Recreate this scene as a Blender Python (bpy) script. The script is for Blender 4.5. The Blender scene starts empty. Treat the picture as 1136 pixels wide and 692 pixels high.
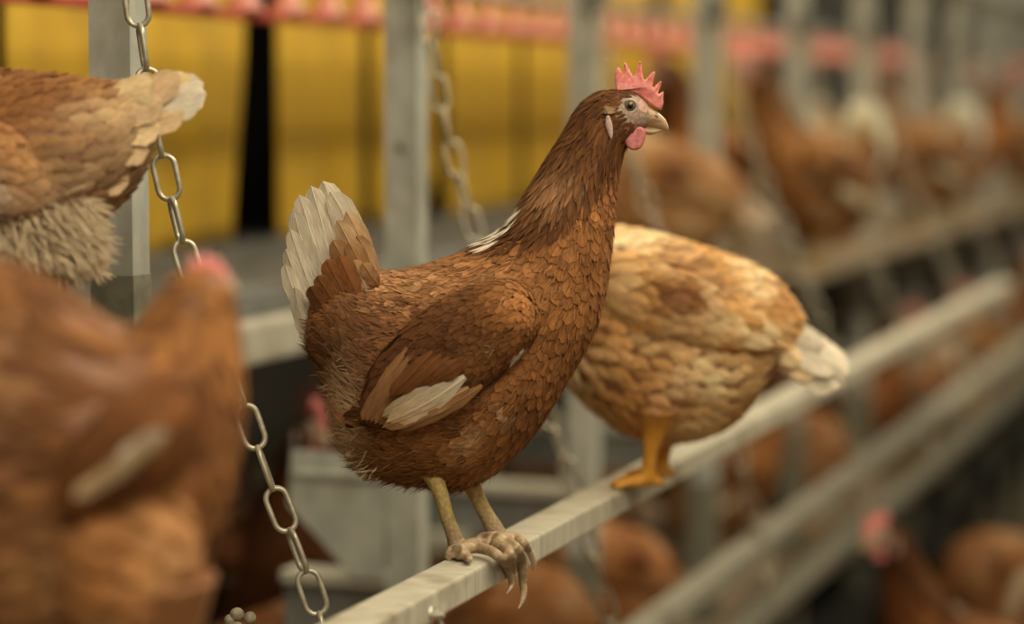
import bpy, bmesh, math, random
import numpy as np
from mathutils import Vector, Matrix, Euler

SC = bpy.context.scene
COL = SC.collection
PI = math.pi
random.seed(7)
RNG = np.random.default_rng(11)

# ------------------------------------------------------------------ camera
FPX = 2682.0
HC = 1.5                       # camera height above the barn floor
PSI = math.radians(19.09)      # camera heads this far to the left of the row of perches
PITCH = math.atan(236 / FPX)
cam_data = bpy.data.cameras.new('camera')
cam_data.sensor_width = 36.0
cam_data.lens = FPX / 1136 * 36.0
cam_data.clip_start = 0.05
cam_data.dof.use_dof = True
cam_data.dof.focus_distance = 1.965
cam_data.dof.aperture_fstop = 2.05
cam = bpy.data.objects.new('camera', cam_data)
COL.objects.link(cam)
cam.location = (0, 0, HC)
cam.rotation_euler = (PI / 2 - PITCH, 0, PSI)
SC.camera = cam
RC = Euler((PI / 2 - PITCH, 0, PSI)).to_matrix()

SC.view_settings.view_transform = 'Standard'
SC.view_settings.look = 'None'
SC.view_settings.gamma = 1.0
SC.view_settings.exposure = -0.10
SC.view_settings.use_curve_mapping = False

# ------------------------------------------------------------------ light
world = bpy.data.worlds.new('world')
SC.world = world
world.use_nodes = True
world.node_tree.nodes['Background'].inputs[0].default_value = (1.0, 0.86, 0.66, 1)
world.node_tree.nodes['Background'].inputs[1].default_value = 0.15


def area(name, loc, rot, sx, sy, power, col):
    d = bpy.data.lights.new(name, 'AREA')
    d.shape = 'RECTANGLE'
    d.size, d.size_y = sx, sy
    d.energy = power
    d.color = col
    o = bpy.data.objects.new(name, d)
    o.location = loc
    o.rotation_euler = rot
    COL.objects.link(o)
    return o


area('aisle_light', (0.35, 3.2, 2.95), (0, math.radians(8), 0), 0.7, 9.0, 180, (1.0, 0.89, 0.66))
area('aisle_light_near', (0.9, 0.6, 2.3), (math.radians(-30), math.radians(42), 0), 0.8, 1.2, 14, (1.0, 0.89, 0.66))
area('nest_light', (-1.12, 4.0, 2.35), (0, math.radians(-4), 0), 0.25, 9.0, 30, (1.0, 0.89, 0.66))


# ------------------------------------------------------------------ pixel -> place
def ray(px, py):
    d = RC @ Vector(((px - 568) / FPX, -(py - 346) / FPX, -1.0))
    return d


CAM = Vector((0, 0, HC))


def hit(px, py, p0, n):
    d = ray(px, py)
    t = (Vector(p0) - CAM).dot(Vector(n)) / d.dot(Vector(n))
    return CAM + d * t


def at_a(px, py, a):
    return hit(px, py, (-a, 0, 0), (1, 0, 0))


def at_z(px, py, Z):
    return CAM + ray(px, py) * Z


def Yof(px, a):
    return at_a(px, 110, a).y


# ------------------------------------------------------------------ materials
MATS = {}


def newmat(name):
    m = bpy.data.materials.new(name)
    m.use_nodes = True
    MATS[name] = m
    nt = m.node_tree
    return m, nt, nt.nodes['Principled BSDF']


def noisemat(name, c1, c2, scale=30, rough=0.5, metal=0.0, bump=0.1, stretch=(1, 1, 1), spec=0.5, sss=0.0, tint=False, detail=6,
             lo=0.35, hi=0.65, dirt=None, dirt_scale=5):
    m, nt, b = newmat(name)
    N = nt.nodes
    L = nt.links
    tc = N.new('ShaderNodeTexCoord')
    mp = N.new('ShaderNodeMapping')
    mp.inputs['Scale'].default_value = stretch
    L.new(tc.outputs['Object'], mp.inputs[0])
    nz = N.new('ShaderNodeTexNoise')
    nz.inputs['Scale'].default_value = scale
    nz.inputs['Detail'].default_value = detail
    L.new(mp.outputs[0], nz.inputs[0])
    cr = N.new('ShaderNodeValToRGB')
    cr.color_ramp.elements[0].position = lo
    cr.color_ramp.elements[1].position = hi
    cr.color_ramp.elements[0].color = (*c1, 1)
    cr.color_ramp.elements[1].color = (*c2, 1)
    L.new(nz.outputs[0], cr.inputs[0])
    out = cr.outputs[0]
    if dirt:
        n2 = N.new('ShaderNodeTexNoise')
        n2.inputs['Scale'].default_value = dirt_scale
        n2.inputs['Detail'].default_value = 8
        L.new(tc.outputs['Object'], n2.inputs[0])
        r2 = N.new('ShaderNodeValToRGB')
        r2.color_ramp.elements[0].position = 0.52
        r2.color_ramp.elements[1].position = 0.7
        r2.color_ramp.elements[0].color = (0, 0, 0, 1)
        r2.color_ramp.elements[1].color = (0.8, 0.8, 0.8, 1)
        L.new(n2.outputs[0], r2.inputs[0])
        mx = N.new('ShaderNodeMixRGB')
        L.new(r2.outputs[0], mx.inputs[0])
        L.new(out, mx.inputs[1])
        mx.inputs[2].default_value = (*dirt, 1)
        out = mx.outputs[0]
    L.new(out, b.inputs['Base Color'])
    b.inputs['Roughness'].default_value = rough
    b.inputs['Metallic'].default_value = metal
    b.inputs['Specular IOR Level'].default_value = spec
    if sss:
        b.inputs['Subsurface Weight'].default_value = sss
        b.inputs['Subsurface Radius'].default_value = (1.0, 0.3, 0.2)
        b.inputs['Subsurface Scale'].default_value = 0.004
    if bump:
        bp = N.new('ShaderNodeBump')
        bp.inputs['Strength'].default_value = bump
        bp.inputs['Distance'].default_value = 0.002
        L.new(nz.outputs[0], bp.inputs['Height'])
        L.new(bp.outputs[0], b.inputs['Normal'])
    return m


def feathermat(name, rough=0.7, spec=0.10):
    """plumage: pigment from the feather's own colour attribute, barbs from its uv"""
    m, nt, b = newmat(name)
    N = nt.nodes
    L = nt.links
    at = N.new('ShaderNodeAttribute')
    at.attribute_name = 'Col'
    oi = N.new('ShaderNodeObjectInfo')
    mul = N.new('ShaderNodeMixRGB')
    mul.blend_type = 'MULTIPLY'
    mul.inputs[0].default_value = 1
    L.new(at.outputs['Color'], mul.inputs[1])
    L.new(oi.outputs['Color'], mul.inputs[2])
    uv = N.new('ShaderNodeUVMap')
    uv.uv_map = 'UV'
    mp = N.new('ShaderNodeMapping')
    mp.inputs['Scale'].default_value = (7, 1.6, 1)
    L.new(uv.outputs[0], mp.inputs[0])
    nz = N.new('ShaderNodeTexNoise')
    nz.inputs['Scale'].default_value = 2.0
    nz.inputs['Detail'].default_value = 5
    L.new(mp.outputs[0], nz.inputs[0])
    cr = N.new('ShaderNodeValToRGB')
    cr.color_ramp.elements[0].position = 0.3
    cr.color_ramp.elements[1].position = 0.72
    cr.color_ramp.elements[0].color = (0.60, 0.58, 0.55, 1)
    cr.color_ramp.elements[1].color = (1.25, 1.25, 1.22, 1)
    L.new(nz.outputs[0], cr.inputs[0])
    m2 = N.new('ShaderNodeMixRGB')
    m2.blend_type = 'MULTIPLY'
    m2.inputs[0].default_value = 1
    m2.use_clamp = True
    mul.use_clamp = True
    L.new(mul.outputs[0], m2.inputs[1])
    L.new(cr.outputs[0], m2.inputs[2])
    L.new(m2.outputs[0], b.inputs['Base Color'])
    b.inputs['Roughness'].default_value = rough
    b.inputs['Specular IOR Level'].default_value = spec
    bp = N.new('ShaderNodeBump')
    bp.inputs['Strength'].default_value = 0.35
    bp.inputs['Distance'].default_value = 0.0008
    L.new(nz.outputs[0], bp.inputs['Height'])
    L.new(bp.outputs[0], b.inputs['Normal'])
    return m


M_FEATHER = feathermat('feather')


def bodymat():
    m, nt, b = newmat('hen_skin')
    N = nt.nodes
    L = nt.links
    at = N.new('ShaderNodeAttribute')
    at.attribute_name = 'Col'
    tc = N.new('ShaderNodeTexCoord')
    vo = N.new('ShaderNodeTexVoronoi')
    vo.inputs['Scale'].default_value = 330
    L.new(tc.outputs['Object'], vo.inputs[0])
    cr = N.new('ShaderNodeValToRGB')
    cr.color_ramp.elements[0].position = 0.0
    cr.color_ramp.elements[1].position = 0.9
    cr.color_ramp.elements[0].color = (1.1, 1.1, 1.1, 1)
    cr.color_ramp.elements[1].color = (0.55, 0.5, 0.45, 1)
    L.new(vo.outputs['Distance'], cr.inputs[0])
    mx = N.new('ShaderNodeMixRGB')
    mx.blend_type = 'MULTIPLY'
    mx.inputs[0].default_value = 0.7
    L.new(at.outputs['Color'], mx.inputs[1])
    L.new(cr.outputs[0], mx.inputs[2])
    L.new(mx.outputs[0], b.inputs['Base Color'])
    b.inputs['Roughness'].default_value = 0.5
    bp = N.new('ShaderNodeBump')
    bp.inputs['Strength'].default_value = 0.5
    bp.inputs['Distance'].default_value = 0.0008
    bp.invert = True
    L.new(vo.outputs['Distance'], bp.inputs['Height'])
    L.new(bp.outputs[0], b.inputs['Normal'])
    return m


M_SKIN = bodymat()
M_COMB = noisemat('comb', (0.72, 0.19, 0.17), (0.88, 0.33, 0.29), 260, 0.5, 0, 0.35, sss=0.25)
M_LEDGE = noisemat('ledge_steel', (0.09, 0.09, 0.08), (0.15, 0.148, 0.13), 35, 0.6, 0.1, 0.05, dirt=(0.09, 0.07, 0.05), dirt_scale=9)
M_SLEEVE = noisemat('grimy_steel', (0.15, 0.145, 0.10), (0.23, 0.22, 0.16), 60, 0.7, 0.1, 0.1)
M_PERCHD = noisemat('perch_dark', (0.07, 0.063, 0.042), (0.12, 0.11, 0.078), 26, 0.7, 0.0, 0.15, stretch=(1, 6, .6), dirt=(0.12, 0.09, 0.05), dirt_scale=12)  # darker version of the perch colours for the lower rails
M_WATTLE = noisemat('wattle', (0.50, 0.13, 0.14), (0.64, 0.22, 0.21), 300, 0.5, 0, 0.4, sss=0.25)
M_LOBE = noisemat('ear_lobe', (0.52, 0.36, 0.33), (0.62, 0.46, 0.42), 300, 0.6, 0, 0.3, sss=0.2)
M_BEAK = noisemat('beak', (0.36, 0.21, 0.11), (0.60, 0.42, 0.25), 120, 0.38, 0, 0.08, stretch=(0.5, 1, 2))
M_CLAW = noisemat('claw', (0.30, 0.20, 0.11), (0.48, 0.36, 0.22), 200, 0.38, 0, 0.08)
M_CLAWP = noisemat('claw_pale', (0.62, 0.48, 0.38), (0.74, 0.60, 0.48), 200, 0.38, 0, 0.05)
M_IRIS = noisemat('iris', (0.11, 0.075, 0.035), (0.20, 0.14, 0.07), 500, 0.12, 0, 0)
M_PUPIL = noisemat('pupil', (0.004, 0.004, 0.004), (0.008, 0.007, 0.006), 100, 0.06, 0, 0)
M_LID = noisemat('eyelid', (0.42, 0.30, 0.24), (0.55, 0.42, 0.34), 400, 0.5, 0, 0.3)
M_NOSTRIL = noisemat('nostril', (0.10, 0.06, 0.04), (0.18, 0.11, 0.07), 400, 0.6, 0, 0)
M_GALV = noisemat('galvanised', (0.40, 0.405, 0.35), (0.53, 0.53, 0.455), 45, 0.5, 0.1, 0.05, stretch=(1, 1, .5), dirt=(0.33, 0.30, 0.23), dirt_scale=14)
M_GALVD = noisemat('galvanised_dark', (0.17, 0.175, 0.16), (0.25, 0.255, 0.235), 35, 0.5, 0.2, 0.05, dirt=(0.16, 0.13, 0.09), dirt_scale=9)
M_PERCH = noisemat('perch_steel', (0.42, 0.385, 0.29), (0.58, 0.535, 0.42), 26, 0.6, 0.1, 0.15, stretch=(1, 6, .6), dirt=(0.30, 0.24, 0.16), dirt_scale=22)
M_CREAM = noisemat('cream_profile', (0.38, 0.36, 0.28), (0.52, 0.49, 0.39), 22, 0.6, 0.0, 0.1, dirt=(0.24, 0.19, 0.12), dirt_scale=11)
M_CHAIN = noisemat('chain_steel', (0.40, 0.36, 0.26), (0.58, 0.53, 0.41), 120, 0.4, 0.55, 0.08)
M_YELLOW = noisemat('yellow_flap', (0.56, 0.33, 0.022), (0.66, 0.41, 0.03), 6, 0.5, 0, 0.03, stretch=(1, 3, .6), dirt=(0.42, 0.25, 0.03), dirt_scale=7)
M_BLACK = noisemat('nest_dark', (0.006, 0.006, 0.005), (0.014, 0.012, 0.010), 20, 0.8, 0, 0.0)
M_RED = noisemat('red_plastic', (0.55, 0.085, 0.055), (0.66, 0.13, 0.085), 40, 0.4, 0, 0.0)
M_REDL = noisemat('red_cup', (0.72, 0.24, 0.18), (0.80, 0.33, 0.25), 40, 0.4, 0, 0.0)
M_MESHW = noisemat('wire', (0.14, 0.135, 0.12), (0.22, 0.21, 0.18), 60, 0.5, 0.4, 0.0)
M_FLOOR = noisemat('litter', (0.13, 0.095, 0.055), (0.27, 0.20, 0.125), 18, 0.95, 0, 0.5)
M_WALL = noisemat('barn_panel', (0.20, 0.185, 0.15), (0.27, 0.25, 0.20), 5, 0.7, 0, 0.1)
M_KNOB = noisemat('knobbly', (0.20, 0.16, 0.10), (0.36, 0.31, 0.22), 200, 0.8, 0, 0.3)
M_BOLT = noisemat('zinc_bolt', (0.50, 0.47, 0.38), (0.62, 0.59, 0.48), 90, 0.35, 0.6, 0.0)


# ------------------------------------------------------------------ object helpers
def link(name, mesh, mat, parent=None):
    o = bpy.data.objects.new(name, mesh)
    COL.objects.link(o)
    if mat and not mesh.materials:
        mesh.materials.append(mat)
    if parent:
        o.parent = parent
    return o


def smooth(me):
    me.polygons.foreach_set('use_smooth', [True] * len(me.polygons))


def obj(name, bm, mat, parent=None, sm=False):
    me = bpy.data.meshes.new(name)
    bmesh.ops.recalc_face_normals(bm, faces=bm.faces)
    bm.to_mesh(me)
    bm.free()
    if sm:
        smooth(me)
    return link(name, me, mat, parent)


def tag(o, label=None, cat=None, group=None, kind=None):
    if label:
        o['label'] = label
    if cat:
        o['category'] = cat
    if group:
        o['group'] = group
    if kind:
        o['kind'] = kind
    return o


def empty(name, loc, rz=0, label=None, cat=None, group=None):
    o = bpy.data.objects.new(name, None)
    o.empty_display_size = 0.05
    COL.objects.link(o)
    o.location = loc
    o.rotation_euler = (0, 0, rz)
    return tag(o, label, cat, group)


def children(o):
    return [c for c in COL.objects if c.parent == o]


KIDS = {}


def copy_tree(o, parent=None):
    c = o.copy()
    COL.objects.link(c)
    c.parent = parent
    for ch in KIDS.get(o.name, None) or list(o.children):
        copy_tree(ch, c)
    return c


def add_box(bm, x0, x1, y0, y1, z0, z1, bev=0.0):
    vs = [bm.verts.new((x, y, z)) for x in (x0, x1) for y in (y0, y1) for z in (z0, z1)]
    F = [(0, 1, 3, 2), (4, 6, 7, 5), (0, 4, 5, 1), (2, 3, 7, 6), (0, 2, 6, 4), (1, 5, 7, 3)]
    fs = [bm.faces.new([vs[i] for i in f]) for f in F]
    if bev:
        es = list({e for f in fs for e in f.edges})
        bmesh.ops.bevel(bm, geom=es, offset=bev, segments=2, affect='EDGES', profile=0.6)
    return bm


def add_prism(bm, pts, d0, d1, axis='y', bev=0.0):
    """polygon pts (u,w) pushed between d0 and d1 along axis"""
    def mk(u, w, d):
        return (u, d, w) if axis == 'y' else (d, u, w)
    A = [bm.verts.new(mk(u, w, d0)) for u, w in pts]
    B = [bm.verts.new(mk(u, w, d1)) for u, w in pts]
    n = len(pts)
    fs = [bm.faces.new(A), bm.faces.new(B[::-1])]
    for i in range(n):
        fs.append(bm.faces.new([A[i], B[i], B[(i + 1) % n], A[(i + 1) % n]]))
    if bev:
        es = list({e for f in fs for e in f.edges})
        bmesh.ops.bevel(bm, geom=es, offset=bev, segments=2, affect='EDGES')
    return bm


def add_tube(bm, pts, radii, seg=10, caps=True, squash=1.0):
    pts = [Vector(p) for p in pts]
    n = len(pts)
    if not hasattr(radii, '__len__'):
        radii = [radii] * n
    up = Vector((0, 0, 1))
    rings = []
    prev = None
    for i, p in enumerate(pts):
        t = (pts[min(i + 1, n - 1)] - pts[max(i - 1, 0)]).normalized()
        if prev is None:
            a = t.cross(up)
            if a.length < 1e-3:
                a = t.cross(Vector((1, 0, 0)))
            a.normalize()
        else:
            a = (prev - t * prev.dot(t)).normalized()
        prev = a
        b = t.cross(a)
        rings.append([bm.verts.new(p + (a * math.cos(2 * PI * k / seg) + b * math.sin(2 * PI * k / seg) * squash) * radii[i])
                      for k in range(seg)])
    for i in range(n - 1):
        for k in range(seg):
            bm.faces.new([rings[i][k], rings[i][(k + 1) % seg], rings[i + 1][(k + 1) % seg], rings[i + 1][k]])
    if caps:
        bm.faces.new(rings[0][::-1])
        bm.faces.new(rings[-1])
    return bm


def catmull(P, n):
    """P: (k,d) control rows -> n rows, evenly in parameter"""
    P = np.asarray(P, float)
    k = len(P)
    Q = np.vstack([2 * P[0] - P[1], P, 2 * P[-1] - P[-2]])
    u = np.linspace(0, k - 1 - 1e-9, n)
    i = u.astype(int)
    f = (u - i)[:, None]
    p0, p1, p2, p3 = Q[i], Q[i + 1], Q[i + 2], Q[i + 3]
    return 0.5 * ((2 * p1) + (-p0 + p2) * f + (2 * p0 - 5 * p1 + 4 * p2 - p3) * f ** 2 + (-p0 + 3 * p1 - 3 * p2 + p3) * f ** 3)


def add_curve_tube(bm, pts, radii, n=24, seg=10):
    P = catmull([(*p, r) for p, r in zip(pts, radii)], n)
    return add_tube(bm, [Vector(r[:3]) for r in P], list(np.maximum(P[:, 3], 0.0003)), seg)


def plate(name, outline, thick, bevel, mat, parent, place, res=1):
    """rounded flat shape: 2-D outline (u,w) -> mesh, mapped by place(u, depth, w)"""
    cu = bpy.data.curves.new(name, 'CURVE')
    cu.dimensions = '2D'
    cu.fill_mode = 'BOTH'
    cu.extrude = thick
    cu.bevel_depth = bevel
    cu.bevel_resolution = 2
    cu.offset = -bevel
    sp = cu.splines.new('POLY')
    sp.points.add(len(outline) - 1)
    for i, (u, w) in enumerate(outline):
        sp.points[i].co = (u, w, 0, 1)
    sp.use_cyclic_u = True
    tmp = bpy.data.objects.new(name, cu)
    COL.objects.link(tmp)
    dg = bpy.context.evaluated_depsgraph_get()
    me = bpy.data.meshes.new_from_object(tmp.evaluated_get(dg))
    bpy.data.objects.remove(tmp)
    bpy.data.curves.remove(cu)
    for v in me.vertices:
        v.co = place(v.co.x, v.co.z, v.co.y)
    me.materials.clear()
    smooth(me)
    return link(name, me, mat, parent)


def cyc(outline, n):
    P = np.asarray(outline, float)
    Q = catmull(np.vstack([P, P[0]]), n + 1)[:-1]
    return [tuple(q) for q in Q]


# ------------------------------------------------------------------ lofts and feathers
class Loft:
    """rings: rows of (topx, topz, botx, botz, halfwidth, y) in the hen's own metres, tail to head"""

    def __init__(self, rings, NS=72, NT=48, egg=0.12, power=1.0):
        R = catmull(rings, NS)
        s = np.linspace(0, 1, NS)
        t = np.linspace(0, 2 * PI, NT, endpoint=False)
        c = (R[:, 0:2] + R[:, 2:4]) / 2
        h = (R[:, 0:2] - R[:, 2:4]) / 2
        hw = np.maximum(R[:, 4], 0.001)
        ct, st = np.cos(t), np.sin(t)
        if power != 1.0:
            ctp = np.sign(ct) * np.abs(ct) ** power
            stp = np.sign(st) * np.abs(st) ** power
        else:
            ctp, stp = ct, st
        G = np.zeros((NS, NT, 3))
        G[:, :, 0] = c[:, 0:1] + h[:, 0:1] * ctp
        G[:, :, 2] = c[:, 1:2] + h[:, 1:2] * ctp
        G[:, :, 1] = R[:, 5:6] + hw[:, None] * stp * (1 - egg * ct)
        self.G, self.NS, self.NT = G, NS, NT
        ds = np.gradient(G, axis=0)
        dt = (np.roll(G, -1, 1) - np.roll(G, 1, 1)) / 2
        n = np.cross(ds, dt)
        n /= np.linalg.norm(n, axis=2, keepdims=True) + 1e-12
        ctr = G.mean(axis=1, keepdims=True)
        sg = np.sign(np.sum(n * (G - ctr), axis=2).mean())
        self.n = n * sg
        self.ds = ds * (NS - 1)
        self.dt = dt * NT / (2 * PI)
        self.area = np.linalg.norm(np.cross(ds, dt), axis=2)

    def samp(self, A, s, t):
        NS, NT = self.NS, self.NT
        u = np.clip(s, 0, 1) * (NS - 1)
        v = (t / (2 * PI)) % 1.0 * NT
        i = np.minimum(u.astype(int), NS - 2)
        j = v.astype(int) % NT
        fu = (u - i)[..., None]
        fv = (v - np.floor(v))[..., None]
        j2 = (j + 1) % NT
        return (A[i, j] * (1 - fu) + A[i + 1, j] * fu) * (1 - fv) + (A[i, j2] * (1 - fu) + A[i + 1, j2] * fu) * fv

    def P(self, s, t):
        out = self.samp(self.G, s, t)
        ext = np.minimum(s, 0)[..., None]
        return out + ext * self.samp(self.ds, np.zeros_like(s), t)

    def add_to(self, bm):
        V = [[bm.verts.new(self.G[i, j]) for j in range(self.NT)] for i in range(self.NS)]
        for i in range(self.NS - 1):
            for j in range(self.NT):
                k = (j + 1) % self.NT
                bm.faces.new([V[i][j], V[i][k], V[i + 1][k], V[i + 1][j]])
        bm.faces.new(V[0][::-1])
        bm.faces.new(V[-1])

    def scatter(self, spacing, mask=None, tries=7):
        """random spots, no two nearer than spacing(P, s, t)"""
        w = self.area.ravel()
        A = w.sum()
        # size of the candidates
        test = spacing(self.G.reshape(-1, 3), np.repeat(np.linspace(0, 1, self.NS), self.NT),
                       np.tile(np.linspace(0, 2 * PI, self.NT, endpoint=False), self.NS))
        dens = w / test ** 2
        n = int(dens.sum() * tries)
        idx = RNG.choice(len(w), n, p=dens / dens.sum())
        s = (idx // self.NT + RNG.uniform(-.5, .5, n)) / (self.NS - 1)
        t = (idx % self.NT + RNG.uniform(-.5, .5, n)) * 2 * PI / self.NT
        s = np.clip(s, 0.002, 0.998)
        P = self.P(s, t)
        sp = spacing(P, s, t)
        ok = np.ones(n, bool) if mask is None else mask(P, s, t)
        keep = []
        cell = float(sp.max())
        grid = {}
        PL = P.tolist()
        for q in range(n):
            if not ok[q]:
                continue
            x, y, z = PL[q]
            a, b, c = int(x // cell), int(y // cell), int(z // cell)
            r2 = sp[q] * sp[q]
            bad = False
            for i in (a - 1, a, a + 1):
                for j in (b - 1, b, b + 1):
                    for k in (c - 1, c, c + 1):
                        for (X, Y, Z, R2) in grid.get((i, j, k), ()):
                            if (X - x) ** 2 + (Y - y) ** 2 + (Z - z) ** 2 < max(min(r2, R2), 1e-9):
                                bad = True
                                break
                        if bad:
                            break
                    if bad:
                        break
                if bad:
                    break
            if not bad:
                grid.setdefault((a, b, c), []).append((x, y, z, r2))
                keep.append(q)
        keep = np.array(keep, int)
        return s[keep], t[keep], P[keep]


def prof_round(v):
    return np.clip(v * 2.2 + .45, 0, 1) * np.sqrt(np.clip(1 - np.clip((v - .45) / .55, 0, 1) ** 2.4, 0, 1))


def prof_point(v):
    return np.clip(v * 3 + .4, 0, 1) * (1 - np.clip((v - .3) / .7, 0, 1) ** 1.7)


class Feathers:
    def __init__(self):
        self.V, self.F, self.C, self.U = [], [], [], []
        self.n = 0

    def _push(self, pos, col, uv, rows, cols):
        """pos (N,rows,cols,3)"""
        N = pos.shape[0]
        base = self.n + np.arange(N)[:, None, None] * rows * cols
        r = np.arange(rows - 1)[:, None] * cols
        c = np.arange(cols - 1)[None, :]
        a = base + (r + c)[None]
        self.F.append(np.stack([a, a + 1, a + cols + 1, a + cols], -1).reshape(-1, 4))
        self.V.append(pos.reshape(-1, 3))
        self.C.append(col.reshape(-1, 3))
        self.U.append(uv.reshape(-1, 2))
        self.n += N * rows * cols

    def cover(self, loft, s, t, L, W, col, lift=0.0016, base=0.0006, shape=prof_round, rows=5, cols=3, camber=0.12,
              turn=0.0, tipmul=1.0, edge=1.0, raise_=0.0, wob=0.08):
        N = len(s)
        v = np.linspace(0, 1, rows)
        u = np.linspace(-1, 1, cols)
        L = np.broadcast_to(L, (N,))
        W = np.broadcast_to(W, (N,))
        lift = np.broadcast_to(lift, (N,))
        sp = np.linalg.norm(loft.samp(loft.ds, s, t), axis=1) + 1e-4
        st_ = np.linalg.norm(loft.samp(loft.dt, s, t), axis=1) + 1e-3
        ang = np.broadcast_to(turn, (N,)) + RNG.normal(0, wob, N)
        S = s[:, None] - v[None] * (L * np.cos(ang) / sp)[:, None]
        T = t[:, None] + v[None] * (L * np.sin(ang) / st_)[:, None]
        c = loft.P(S, T)
        n = loft.samp(loft.n, S, T)
        fwd = np.gradient(c, axis=1)
        fwd /= np.linalg.norm(fwd, axis=2, keepdims=True) + 1e-12
        side = np.cross(n, fwd)
        side /= np.linalg.norm(side, axis=2, keepdims=True) + 1e-12
        pr = shape(v)
        off = base + lift[:, None] * v[None] + np.broadcast_to(raise_, (N,))[:, None] * v[None] ** 2
        hw = (W[:, None] / 2 * pr[None])
        pos = (c + n * off[..., None])[:, :, None, :] + side[:, :, None, :] * (hw[:, :, None] * u)[..., None]
        pos = pos - n[:, :, None, :] * (hw[:, :, None] * camber * u ** 2)[..., None] * 2
        cc = np.repeat(np.repeat(col[:, None, None, :], rows, 1), cols, 2)
        if tipmul is not 1.0:
            tm = np.broadcast_to(tipmul, (N,))
            f = np.clip((v - .55) / .45, 0, 1)
            cc = cc * (1 + (tm[:, None] - 1) * f[None])[:, :, None, None]
        if edge != 1.0:
            cc = cc * (1 + (edge - 1) * np.abs(u) ** 2)[None, None, :, None]
        rnd = RNG.uniform(0, 50, (N, 1, 1))
        uv = np.stack([np.broadcast_to(u, (N, rows, cols)) * .5 + rnd, np.broadcast_to(v[:, None], (N, rows, cols)) + rnd], -1)
        self._push(pos, cc, uv, rows, cols)

    def quill(self, root, tip, W, col, bend=(0, 0, 0), rows=12, cols=7, face=(0, 1, 0), camber=0.10, shape=None, tipcol=None, split=0.0,
              shaft=True):
        """one long flight or tail feather from root to tip, its flat side towards face"""
        root, tip, bend = np.array(root, float), np.array(tip, float), np.array(bend, float)
        v = np.linspace(0, 1, rows)
        u = np.linspace(-1, 1, cols)
        c = root + (tip - root) * v[:, None] + bend * (4 * v * (1 - v))[:, None]
        fwd = np.gradient(c, axis=0)
        fwd /= np.linalg.norm(fwd, axis=1, keepdims=True)
        f = np.array(face, float)
        side = np.cross(np.broadcast_to(f, fwd.shape), fwd)
        side /= np.linalg.norm(side, axis=1, keepdims=True) + 1e-9
        nn = np.cross(fwd, side)
        if shape is None:
            pr = np.clip(v * 2.5 + .25, 0, 1) * np.sqrt(np.clip(1 - np.clip((v - .62) / .38, 0, 1) ** 2.6, 0, 1))
        else:
            pr = shape(v)
        ph = RNG.uniform(0, 6, 4)
        rag = 1 + .035 * np.sin(v * 23 + ph[0])[:, None] * np.sign(u)[None] + .03 * np.sin(v * 41 + ph[1])[:, None]
        hw = (W / 2 * pr)[:, None] * u[None] * rag
        pos = c[:, None, :] + side[:, None, :] * hw[..., None] - nn[:, None, :] * (np.abs(hw) * camber)[..., None] * 1.5
        pos = pos + nn[:, None, :] * (0.0006 * np.sin(v * 14 + ph[2])[:, None] * u[None] ** 2)[..., None]
        col = np.array(col, float)
        tc = col if tipcol is None else np.array(tipcol, float)
        cc = col[None] * (1 - v[:, None]) + tc[None] * v[:, None]
        cc = np.repeat(cc[:, None, :], cols, 1)
        cc = cc * (1 + .10 * np.sin(u * 3 + ph[3]))[None, :, None]
        r = RNG.uniform(0, 50)
        uv = np.stack([np.broadcast_to(u * 1.2, (rows, cols)) + r, np.broadcast_to(v[:, None] * 2, (rows, cols)) + r], -1)
        self._push(pos[None], cc[None], uv[None], rows, cols)
        if shaft:
            wd = 0.0009
            pos = c[:, None, :] + side[:, None, :] * (np.linspace(1, .3, rows)[:, None] * wd * np.array([-1, 0, 1])[None])[..., None]
            pos = pos + nn[:, None, :] * (np.array([-.0002, .0007, -.0002])[None, :, None])
            cc = np.repeat(np.clip(cc[:, :3] * 1.25, 0, .9), 1, 1)
            uv2 = np.zeros((rows, 3, 2)) + r
            self._push(pos[None], cc[None], uv2[None], rows, 3)

    def mesh(self, name):
        V = np.concatenate(self.V)
        F = np.concatenate(self.F)
        C = np.concatenate(self.C)
        U = np.concatenate(self.U)
        me = bpy.data.meshes.new(name)
        me.vertices.add(len(V))
        me.vertices.foreach_set('co', V.ravel())
        me.loops.add(F.size)
        me.loops.foreach_set('vertex_index', F.ravel().astype(np.int32))
        me.polygons.add(len(F))
        me.polygons.foreach_set('loop_start', np.arange(0, F.size, 4, dtype=np.int32))
        me.polygons.foreach_set('loop_total', np.full(len(F), 4, dtype=np.int32))
        me.update(calc_edges=True)
        smooth(me)
        at = me.color_attributes.new('Col', 'FLOAT_COLOR', 'POINT')
        at.data.foreach_set('color', np.hstack([np.clip(C, 0, 1), np.ones((len(C), 1))]).ravel())
        uv = me.uv_layers.new(name='UV')
        uv.data.foreach_set('uv', U[F.ravel()].ravel())
        me.materials.append(M_FEATHER)
        return me


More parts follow.
